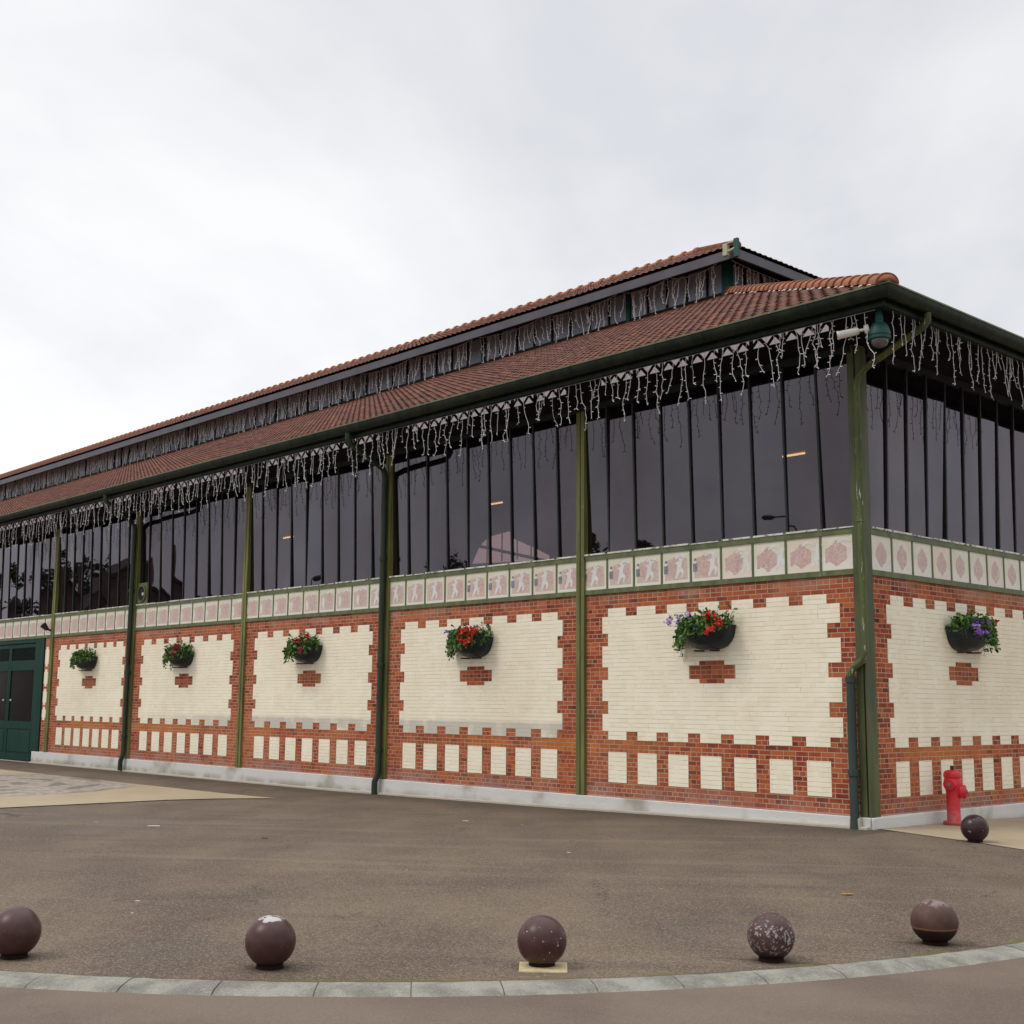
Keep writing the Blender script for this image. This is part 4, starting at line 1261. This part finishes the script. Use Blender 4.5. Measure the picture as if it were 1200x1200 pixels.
# ------------------------------------------------------------------ ball bollards
def ball_mat(name, base, base2, chips, gloss):
    t = NT(name); tc = t.node('ShaderNodeTexCoord'); O = tc.outputs['Object']
    x, y, z = t.xyz(O)
    col = t.mix(t.sstep(t.noise(7, 5, .6, O), .35, .65), base, base2)
    for (kind, a, b, sc, th, c) in chips:
        nz = t.noise(sc, 4, .65, O)
        k = t.sstep(nz, th, th+.035)
        if kind == 'top': k = t.math('MULTIPLY', t.sstep(t.math('ADD', z, t.math('MULTIPLY', nz, .08)), a, b), t.sstep(nz, th, th+.03))
        if kind == 'band': k = t.math('MULTIPLY', k, t.math('MULTIPLY', t.sstep(z, a-.05, a), t.sstep(z, b+.05, b)))
        if kind == 'line': k = t.math('MULTIPLY', t.sstep(z, a-.004, a), t.sstep(z, b+.004, b))
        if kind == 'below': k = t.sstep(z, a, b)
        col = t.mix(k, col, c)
    M[name] = t.done(col, gloss, t.bump(t.noise(45, 4, .6, O), .12, .004), .28)
W_ = (.55,.52,.50)
B1, B2 = (.050,.020,.018), (.070,.031,.029)
ball_mat('ball_clean', B1, B2, [('all',0,0,20,.70,(.13,.10,.09))], .38)
ball_mat('ball_white_top', B1, B2, [('top',.358,.370,17,.49,(.42,.39,.38)),('all',0,0,22,.70,(.2,.15,.14))], .36)
ball_mat('ball_specks', B1, B2, [('band',.06,.26,34,.655,W_)], .36)
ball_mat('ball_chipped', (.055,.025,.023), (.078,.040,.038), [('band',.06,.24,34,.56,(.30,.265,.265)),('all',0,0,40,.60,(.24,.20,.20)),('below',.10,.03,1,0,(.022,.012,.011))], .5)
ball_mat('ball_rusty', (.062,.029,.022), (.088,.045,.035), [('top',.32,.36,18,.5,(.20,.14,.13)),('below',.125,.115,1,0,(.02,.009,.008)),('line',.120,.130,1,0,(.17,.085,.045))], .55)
ball_mat('ball_scuffed', (.028,.011,.014), (.04,.019,.022), [('all',0,0,11,.63,(.42,.38,.40))], .3)
BALLS = [(.979,-12.596,-.25,.173,'ball_clean','clean brown ball bollard cut off by the left edge of the view'),
         (2.441,-11.416,-.25,.173,'ball_white_top','brown ball bollard with a white worn patch on its crown'),
         (3.625,-9.967,-.25,.172,'ball_specks','dark brown ball bollard with white specks standing on a square yellow pad'),
         (4.535,-8.564,-.25,.168,'ball_chipped','brown ball bollard with its paint flaking white all over'),
         (4.955,-7.034,-.25,.178,'ball_rusty','dull rusty brown ball bollard with a light line above its dark underside'),
         (1.754,-.281,-.181,.178,'ball_scuffed','glossy dark ball bollard with white scuffs in front of the red hydrant')]
simple('ball_collar', (.016,.008,.007), .8, .3, 12, spec=.08)
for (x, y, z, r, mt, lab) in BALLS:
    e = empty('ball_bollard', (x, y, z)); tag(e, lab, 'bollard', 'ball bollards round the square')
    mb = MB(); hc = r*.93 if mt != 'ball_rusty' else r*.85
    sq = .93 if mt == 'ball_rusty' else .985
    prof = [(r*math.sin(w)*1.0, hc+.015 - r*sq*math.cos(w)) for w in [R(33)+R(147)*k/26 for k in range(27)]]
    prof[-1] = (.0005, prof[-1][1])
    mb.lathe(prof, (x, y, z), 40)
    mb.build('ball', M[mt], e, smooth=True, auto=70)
    mb = MB(); mb.lathe([(r*.56,-.02),(r*.56,.006),(r*.53,.012),(r*.52,.05)], (x, y, z), 28)
    mb.build('collar', M['ball_collar'], e, smooth=True, auto=40)
mb = MB(); cx, cy = 3.66, -9.99
a = R(48); ux, uy = math.cos(a), math.sin(a)
k = len(mb.v)
outl = [(-.17,-.155),(.16,-.17),(.175,.15),(-.16,.165)]
for zz in (-.255, -.238): 
    for p, q in outl: mb.v.append((cx+p*ux-q*uy, cy+p*uy+q*ux, zz))
mb.f += [(4,5,6,7)] + [(i, (i+1)%4, 4+(i+1)%4, 4+i) for i in range(4)]; mb.m += [0]*5
tag(mb.build('concrete_pad', M['yellow_concrete'], bevel=.008), 'square pale yellow concrete pad under a dark ball bollard', 'pad')
# cracks in the asphalt beside two bollards
mb = MB(); cr = random.Random(4)
for (x, y) in ((4.535,-8.564), (4.955,-7.034), (5.25,-5.3), (5.1,-5.0)):
    for dirn, L in ((R(225), .30), (R(20), .40)):
        px_, py_ = x+.08*math.cos(dirn), y+.08*math.sin(dirn); w = .008
        for k in range(5):
            d2 = dirn + cr.uniform(-.4,.4); qx, qy = px_+L/5*math.cos(d2), py_+L/5*math.sin(d2)
            nx, ny = -math.sin(d2)*w, math.cos(d2)*w
            mb.quad((px_-nx,py_-ny,-.245), (qx-nx*.8,qy-ny*.8,-.245), (qx+nx*.8,qy+ny*.8,-.245), (px_+nx,py_+ny,-.245)); px_, py_ = qx, qy; w *= .8
tag(mb.build('asphalt_cracks', M['black_iron']), kind='structure')

# ------------------------------------------------------------------ hydrant
simple('hydrant_red', (.46,.018,.030), .4, .22, 7, chips=((.50,.14,.15), 5, .60))
t = NT('hydrant_red')
x, y, z = t.xyz()
col = t.mix(t.sstep(t.noise(7, 4), .3, .7), (.50,.012,.024), (.62,.022,.036))
col = t.mix(t.math('MULTIPLY', t.sstep(z, .30, -.05), t.sstep(t.noise(9, 4, .65), .35, .65, .1, .75)), col, (.50,.15,.16))
col = t.mix(t.math('MULTIPLY', t.sstep(z, -.08, -.16), .5), col, (.16,.06,.05))
col = t.mix(t.sstep(t.noise(24, 4, .7), .66, .72), col, (.20,.05,.045))
M['hydrant_red'] = t.done(col, .42, t.bump(t.noise(60, 3), .2, .004), .4)
simple('hydrant_nut', (.05,.022,.012), .7)
simple('hydrant_plug', (.16,.13,.10), .6)
hx, hy, hz = .32, 1.82, gz(.32, 1.82)+.008
hyd = empty('fire_hydrant', (hx, hy, hz)); tag(hyd, 'red cast iron fire hydrant standing by the cream and brick wall', 'fire hydrant')
mb = MB()
mb.lathe([(.155,0),(.16,.01),(.16,.04),(.15,.055),(.105,.06),(.10,.09),(.098,.30),(.10,.46),(.108,.52),(.125,.56),(.128,.66),(.115,.69)], (hx,hy,hz), 28)
mb.build('barrel', M['hydrant_red'], hyd, smooth=True, auto=45)
mb = MB(); mb.lathe([(.118,.692),(.128,.70),(.13,.745),(.12,.775),(.09,.80),(.035,.812)], (hx,hy,hz), 28)
cap = mb.build('bonnet', M['hydrant_red'], hyd, smooth=True, auto=45)
mb = MB(); mb.lathe([(.028,.81),(.03,.865),(.02,.872)], (hx,hy,hz), 5); mb.build('nut', M['hydrant_nut'], cap)
cam_dir = Vector((10.26-hx, -16.39-hy, 0)).normalized(); rt = Vector((.677,.736,0))
def outlet(ax, z, r, L):
    ax = Vector(ax).normalized(); m = MB()
    c = Vector((hx,hy,hz+z)) 
    m.lathe([(r*.8,.05),(r*.86,.09),(r,.10),(r*1.03,L-.02),(r*.9,L),(r*.45,L+.006)], c, 20, axis=ax)
    oo = m.build('outlet', M['hydrant_red'], hyd, smooth=True, auto=40)
    m = MB(); m.lathe([(r*.33,L),(r*.33,L+.018),(r*.2,L+.02)], c, 5, axis=ax); m.build('plug', M['hydrant_plug'], oo)
outlet(cam_dir*.95 - rt*.42, .60, .092, .16)
outlet(cam_dir*.35 + rt*.95, .49, .10, .19)
outlet(-cam_dir*.45 + rt*.9, .61, .062, .14)

# ------------------------------------------------------------------ cameras at the corner
dc = empty('dome_camera', (1.12, -1.12, 6.46)); tag(dc, 'teal dome security camera hanging under the eaves corner', 'security camera')
cx, cy, cz = 1.12, -1.12, 6.46
mb = MB()
mb.lathe([(.118,.10),(.150,.115),(.152,.15),(.146,.155),(.146,.165),(.152,.17),(.150,.21),(.130,.28),(.095,.335),(.06,.35),(.055,.385),(.06,.39),(.05,.45),(.04,.62)], (cx,cy,cz), 28)
mb.build('housing', M['teal_paint'], dc, smooth=True, auto=35)
mb = MB(); mb.lathe([(.148,.155),(.149,.156),(.149,.164),(.148,.165)], (cx,cy,cz), 28); mb.build('seam', M['black_iron'], dc)
t = NT('smoked_dome'); M['smoked_dome'] = t.done((.10,.09,.09), .15, None, .6)
mb = MB(); mb.lathe([(.118,.105),(.115,.06),(.095,.025),(.06,.006),(.001,0)], (cx,cy,cz), 24, caps=False); mb.build('lens_dome', M['smoked_dome'], dc, smooth=True)
bc = empty('bullet_camera', (.95,-1.22,6.70)); tag(bc, 'white bullet security camera pointing left beside the teal dome', 'security camera')
d = Vector((-.62,-.45,-.14)).normalized()
b0_ = Vector((1.00,-1.20,6.735))
mb = MB(); mb.lathe([(.065,0),(.065,.05),(.05,.06)], b0_, 16, axis=d)
mb.build('mount', M['white_plastic'], bc, smooth=True, auto=40)
mb = MB(); mb.tube([b0_+d*.05, b0_+d*.16], .022, 10); mb.build('arm', M['white_plastic'], bc, smooth=True, auto=40)
mb = MB(); mb.lathe([(.035,.13),(.052,.15),(.056,.40),(.06,.405),(.06,.43),(.045,.432)], b0_, 18, axis=d); mb.build('body', M['white_plastic'], bc, smooth=True, auto=40)
mb = MB(); mb.lathe([(.044,.428),(.040,.434),(.0,.436)], b0_, 16, axis=d); mb.build('lens', M['black_iron'], bc)
# pale floodlight on the upper corner
fl = empty('floodlight', (-7.2,6.5,11.9)); tag(fl, 'small pale cream floodlight on the corner of the upper roof', 'floodlight')
mb = MB(); mb.box(-7.44,-7.30,6.46,6.56,11.90,12.20); mb.build('housing', M['pale_cream_metal'], fl, bevel=.02)
mb = MB(); mb.tube([(-7.3,6.5,12.0),(-7.12,6.56,12.06),(-7.1,6.6,12.06)], .035, 8); mb.tube([(-7.3,6.5,12.2),(-7.15,6.56,12.22)], .03, 8); mb.build('arm', M['pale_cream_metal'], fl)
mb = MB(); mb.box(-7.16,-7.05,6.52,6.60,11.84,12.28); mb.build('bracket', M['teal_paint'], fl)
# small black spotlight by the gate
sp = empty('spotlight', (-28.6,-.08,3.68)); tag(sp, 'small black spotlight on the olive post beside the gate', 'spotlight')
mb = MB(); mb.tube([(-28.52,-.05,3.70),(-28.56,-.16,3.74)], .03, 8); mb.build('arm', M['black_iron'], sp)
mb = MB(); mb.lathe([(.06,-.1),(.10,.08),(.105,.1),(.09,.105)], (-28.62,-.20,3.80), 14, axis=(-.5,-.5,.7)); mb.build('head', M['black_iron'], sp, smooth=True, auto=40)

# litter
simple('leaf_orange', (.36,.17,.04), .7, .2); simple('leaf_brown', (.10,.035,.02), .7, .2); simple('paper_white', (.6,.58,.54), .7, .1)
def flat_bit(name, x, y, pts, mat, label, cat, rot, curl=.02):
    z = gz(x, y); mb = MB(); c, s = math.cos(rot), math.sin(rot)
    P = [(x+a*c-b*s, y+a*s+b*c, z+.012+curl*abs(b)*8) for a, b in pts]
    k = len(P)
    mb.v = P + [(p[0], p[1], p[2]-.003) for p in P]
    mb.f = [tuple(range(k)), tuple(range(2*k-1, k-1, -1))] + [(i, (i+1) % k, k+(i+1) % k, k+i) for i in range(k)]; mb.m = [0]*len(mb.f)
    tag(mb.build(name, M[mat], origin=(x, y, z)), label, cat)
leafp = [(-.06,0),(-.03,.03),(.0,.02),(.03,.035),(.07,0),(.03,-.03),(-.02,-.03)]
flat_bit('fallen_leaf', 3.07, -5.32, leafp, 'leaf_orange', 'orange fallen leaf lying on the asphalt', 'leaf', .8)
flat_bit('fallen_leaf', -4.97, -6.87, leafp, 'leaf_brown', 'dark brown fallen leaf lying on the asphalt', 'leaf', .3)
flat_bit('paper_scrap', -7.57, -7.14, [(-.09,-.03),(.09,-.02),(.08,.03),(-.08,.03)], 'paper_white', 'white paper scrap on the asphalt left of the brown leaf', 'litter', .9)
flat_bit('paper_scrap', -5.14, -3.15, [(-.05,-.02),(.05,-.02),(.04,.03),(-.05,.02)], 'paper_white', 'tiny white paper scrap near the long wall', 'litter', .2)


# ------------------------------------------------------------------ houses, trees and lamps across the square (mirrored in the glazing)
simple('house_pink', (.52,.34,.28), .8, .12, 2); simple('house_brown', (.16,.11,.085), .8, .2, 2); simple('house_roof', (.055,.035,.030), .8, .3, 3)
simple('house_white', (.55,.52,.48), .7, .1); simple('bark', (.06,.045,.035), .9, .3, 4); simple('lamp_metal', (.03,.03,.032), .5)
t = NT('tree_leaf'); geo = t.node('ShaderNodeNewGeometry')
M['tree_leaf'] = t.done(t.ramp(geo.outputs['Random Per Island'], [(0,(.012,.022,.008)),(.6,(.03,.055,.014)),(1,(.06,.09,.025))]), .6, None, .2)
def house(c, rot, w, dp, he, hr, mat, label, chim=True):
    e = empty('house', (c[0], c[1], -.35)); tag(e, label, 'house')
    ca, sa = math.cos(rot), math.sin(rot)
    def T(p): return (c[0]+p[0]*ca-p[1]*sa, c[1]+p[0]*sa+p[1]*ca, p[2])
    mb = MB()      # pentagonal prism; gable ends at +-dp/2
    for yy in (-dp/2, dp/2):
        mb.v += [T(q) for q in ((-w/2,yy,-.35),(w/2,yy,-.35),(w/2,yy,he),(0,yy,hr-.15),(-w/2,yy,he))]
    mb.f += [(4,3,2,1,0),(5,6,7,8,9),(0,1,6,5),(1,2,7,6),(2,3,8,7),(3,4,9,8),(4,0,5,9)]; mb.m += [0]*7
    mb.build('wall', M[mat], e)
    mb = MB()
    for sx in (-1, 1):
        ov = .45; k = len(mb.v); sl = (hr-he)/(w/2)
        for dz in (0, .18):
            mb.v += [T(q) for q in ((0,-dp/2-ov,hr+dz-.02),(0,dp/2+ov,hr+dz-.02),(sx*(w/2+ov),dp/2+ov,he-ov*sl+dz-.02),(sx*(w/2+ov),-dp/2-ov,he-ov*sl+dz-.02))]
        mb.f += [tuple(k+q for q in f_) for f_ in ((0,1,2,3),(7,6,5,4),(0,4,5,1),(1,5,6,2),(2,6,7,3),(3,7,4,0))]; mb.m += [0]*6
    ro = mb.build('roof', M['house_roof'], e)
    if chim:
        mb = MB(); k = len(mb.v)
        mb.v += [T(q) for q in [(w*.22+a_, b_+dp*.2, z_) for z_ in (hr-1.6, hr+.9) for a_, b_ in ((-.4,-.3),(.4,-.3),(.4,.3),(-.4,.3))]]
        mb.f += [(3,2,1,0),(4,5,6,7),(0,1,5,4),(1,2,6,5),(2,3,7,6),(3,0,4,7)]; mb.m += [0]*6
        mb.build('chimney', M['house_brown'], ro)
    for yy, sg in ((-dp/2, -1), (dp/2, 1)):
        for xx in (-w*.24, w*.24):
            for zz in (1.0, 3.6):
                if zz+1.4 > he+.8: continue
                mb = MB(); o_ = yy+sg*.02
                mb.v += [T(q) for q in ((xx-.5,yy,zz),(xx+.5,yy,zz),(xx+.5,yy,zz+1.4),(xx-.5,yy,zz+1.4),(xx-.5,o_,zz),(xx+.5,o_,zz),(xx+.5,o_,zz+1.4),(xx-.5,o_,zz+1.4))]
                mb.f += [(4,5,6,7),(0,1,5,4),(1,2,6,5),(2,3,7,6),(3,0,4,7)]; mb.m += [0]*5
                mb.build('window', M['gate_glass'], e)
    return e
ang = lambda c: math.atan2(-c[1]-0, -6-c[0])-math.pi/2
house((-67,-21), R(-75), 8, 9, 5.4, 8.9, 'house_brown', 'brown gabled house with a tall chimney mirrored in the fifth bay of glazing')
house((-75.5,-19.5), R(-70), 6.5, 8, 4.6, 8.1, 'house_brown', 'low dark house mirrored in the glazing above the green gate')
house((-84,-24), R(-60), 9, 9, 4.2, 7.4, 'house_pink', 'low pale house far left mirrored above the gate', False)
def tree(x, y, h, cr, seed, label, cz=.62, nleaf=1500):
    rg = random.Random(seed); e = empty('tree', (x, y, -.35)); tag(e, label, 'tree', 'trees across the square')
    mb = MB(); mb.tube([(x,y,-.4),(x+.1,y,h*.3),(x-.05,y+.05,h*.55),(x,y,h*.8)], [.22,.17,.11,.05], 8)
    for k in range(7):
        a = rg.uniform(0,6.28); z0 = h*rg.uniform(.3,.6)
        mb.tube([(x,y,z0),(x+cr*.5*math.cos(a),y+cr*.5*math.sin(a),z0+h*.15),(x+cr*.8*math.cos(a),y+cr*.8*math.sin(a),z0+h*.22)], [.09,.05,.02], 5)
    mb.build('trunk', M['bark'], e)
    mb = MB(); cl = []
    for k in range(16):
        a = rg.uniform(0,6.28); rr_ = cr*math.sqrt(rg.random())*.8
        cl.append((x+rr_*math.cos(a), y+rr_*math.sin(a), h*rg.uniform(.42,.9), rg.uniform(.25,.45)*cr))
    for k in range(nleaf):
        cx_, cy_, cz_, r_ = rg.choice(cl)
        d_ = Vector((rg.gauss(0,1),rg.gauss(0,1),rg.gauss(0,1))).normalized()*r_*rg.uniform(.5,1.05)
        leafq(mb, (cx_+d_.x, cy_+d_.y, min(cz_+d_.z*.8, h)), rg.uniform(.10,.22), rg)
    mb.build('crown', M['tree_leaf'], e)
tree(-46.5,-31.5,8.6,2.0,1,'dark tree mirrored left of the pink house'); tree(-36.6,-34.5,9.6,2.0,2,'dark tree mirrored right of the pink house')
tree(-80,-24.3,11.6,2.6,3,'round tree mirrored behind the brown house'); tree(-86,-23.5,11.4,2.2,4,'tall tree mirrored between the two brown houses')
tree(-65.0,-19.6,7.6,1.4,5,'bushy tree mirrored beside the extractor fan'); tree(-82,-19,8.2,2.2,6,'dark tree mirrored above the gate')
def lamp(x, y, h, rot, label):
    e = empty('street_lamp', (x, y, -.3)); tag(e, label, 'street lamp', 'street lamps mirrored in the glazing')
    dx_, dy_ = math.cos(rot), math.sin(rot)
    mb = MB(); mb.tube([(x,y,-.4),(x,y,h*.6),(x,y,h-.6),(x+.25*dx_,y+.25*dy_,h-.15),(x+.8*dx_,y+.8*dy_,h),(x+1.5*dx_,y+1.5*dy_,h-.02)], [.10,.075,.055,.05,.045,.04], 8)
    mb.build('pole', M['lamp_metal'], e, smooth=True)
    mb = MB(); mb.tube([(x+1.4*dx_,y+1.4*dy_,h-.03),(x+1.55*dx_,y+1.55*dy_,h-.05),(x+2.0*dx_,y+2.0*dy_,h-.06),(x+2.15*dx_,y+2.15*dy_,h-.03)], [.06,.14,.15,.05], 10)
    mb.build('head', M['lamp_metal'], e, smooth=True)
lamp(-26,-36,8.9,R(150),'street lamp mirrored low in the glazing beside the corner post')
lamp(-53,-25.5,7.9,R(20),'street lamp mirrored in the third bay of glazing')
lamp(10.5,13.5,8.3,R(165),'street lamp mirrored in the glazing of the short right side')

# ------------------------------------------------------------------ sky and light
SUN_EL, SUN_AZ = 52, None
sd = Vector((-.42, -.74, 0)).normalized()*math.cos(R(SUN_EL)) + Vector((0,0,math.sin(R(SUN_EL))))
w = bpy.data.worlds.new('World'); S.world = w; w.use_nodes = True
nt = w.node_tree; bg = nt.nodes['Background']
class WT(NT):
    def __init__(s): s.t = nt; s.n = nt.nodes; s.l = nt.links
    def pos(s):
        if not hasattr(s, '_p'): s._p = s.node('ShaderNodeTexCoord')
        return s._p.outputs['Generated']
t = WT()
sky = t.node('ShaderNodeTexSky', sky_type='NISHITA'); sky.sun_disc = False
sky.sun_elevation = R(SUN_EL); sky.sun_rotation = math.atan2(sd.x, sd.y)
x, y, z = t.xyz()
zc = t.math('MAXIMUM', z, 0.0)
den = t.math('ADD', zc, .32)
uvv = t.comb(t.math('DIVIDE', x, den), t.math('DIVIDE', y, den), t.math('MULTIPLY', zc, .6))
c1 = t.noise(.75, 6, .55, uvv, dist=.6)
c2 = t.noise(2.3, 5, .55, uvv, dist=.3)
cl = t.math('ADD', t.math('MULTIPLY', c1, .72), t.math('MULTIPLY', c2, .28))
cloud = t.ramp(cl, [(.34, (.60,.62,.66)), (.45, (.735,.75,.785)), (.53, (.85,.86,.88)), (.63, (.975,.975,.98))])
zen = t.sstep(z, .50, .95, 1.02, 2.55)
low = t.sstep(z, .34, .10, 1.0, 1.07)
cloud = t.mix(1.0, cloud, t.comb(t.math('MULTIPLY', zen, low), t.math('MULTIPLY', zen, low), t.math('MULTIPLY', zen, low)), 'MULTIPLY')
skyc = t.mix(1.0, sky.outputs[0], (.1,.1,.1,1), 'MULTIPLY')
glow = t.math('MULTIPLY', t.sstep(t.math('MULTIPLY', x, -1), .45, .95), t.sstep(z, .45, .15))
gf = t.math('ADD', .98, t.math('MULTIPLY', glow, .08))
cloud = t.mix(1.0, cloud, t.comb(gf, gf, gf), 'MULTIPLY')
fin = t.mix(.93, skyc, cloud)
t.set(bg.inputs['Color'], fin); bg.inputs['Strength'].default_value = 1.0
sun = bpy.data.lights.new('sun', 'SUN'); sun.energy = 1.25; sun.angle = R(20); sun.color = (1,.95,.88)
so = bpy.data.objects.new('sun', sun); COL.objects.link(so)
so.rotation_euler = sd.to_track_quat('Z', 'Y').to_euler()

# ------------------------------------------------------------------ camera
yaw, pit, rol = R(137.41564847), R(8.59087442), R(.49067529)
f = Vector((math.cos(yaw)*math.cos(pit), math.sin(yaw)*math.cos(pit), math.sin(pit)))
r0 = Vector((math.sin(yaw), -math.cos(yaw), 0)); u0 = r0.cross(f)
rr = r0*math.cos(rol) + u0*math.sin(rol); uu = u0*math.cos(rol) - r0*math.sin(rol)
cam = bpy.data.cameras.new('camera'); co = bpy.data.objects.new('camera', cam); COL.objects.link(co)
cam.sensor_width = 36; cam.sensor_fit = 'HORIZONTAL'; cam.lens = 1496.85/1200*36
cam.clip_start = .1; cam.clip_end = 2000
m = Matrix((rr, uu, -f)).transposed().to_4x4(); m.translation = Vector((10.26329597, -16.38589376, 1.54392011))
co.matrix_world = m
S.camera = co
S.view_settings.view_transform = 'Standard'; S.view_settings.look = 'None'
S.view_settings.exposure = 0.06; S.view_settings.gamma = 1
S.cycles.max_bounces = 8
for o in list(bpy.data.objects):
    if '_w' in o: del o['_w']
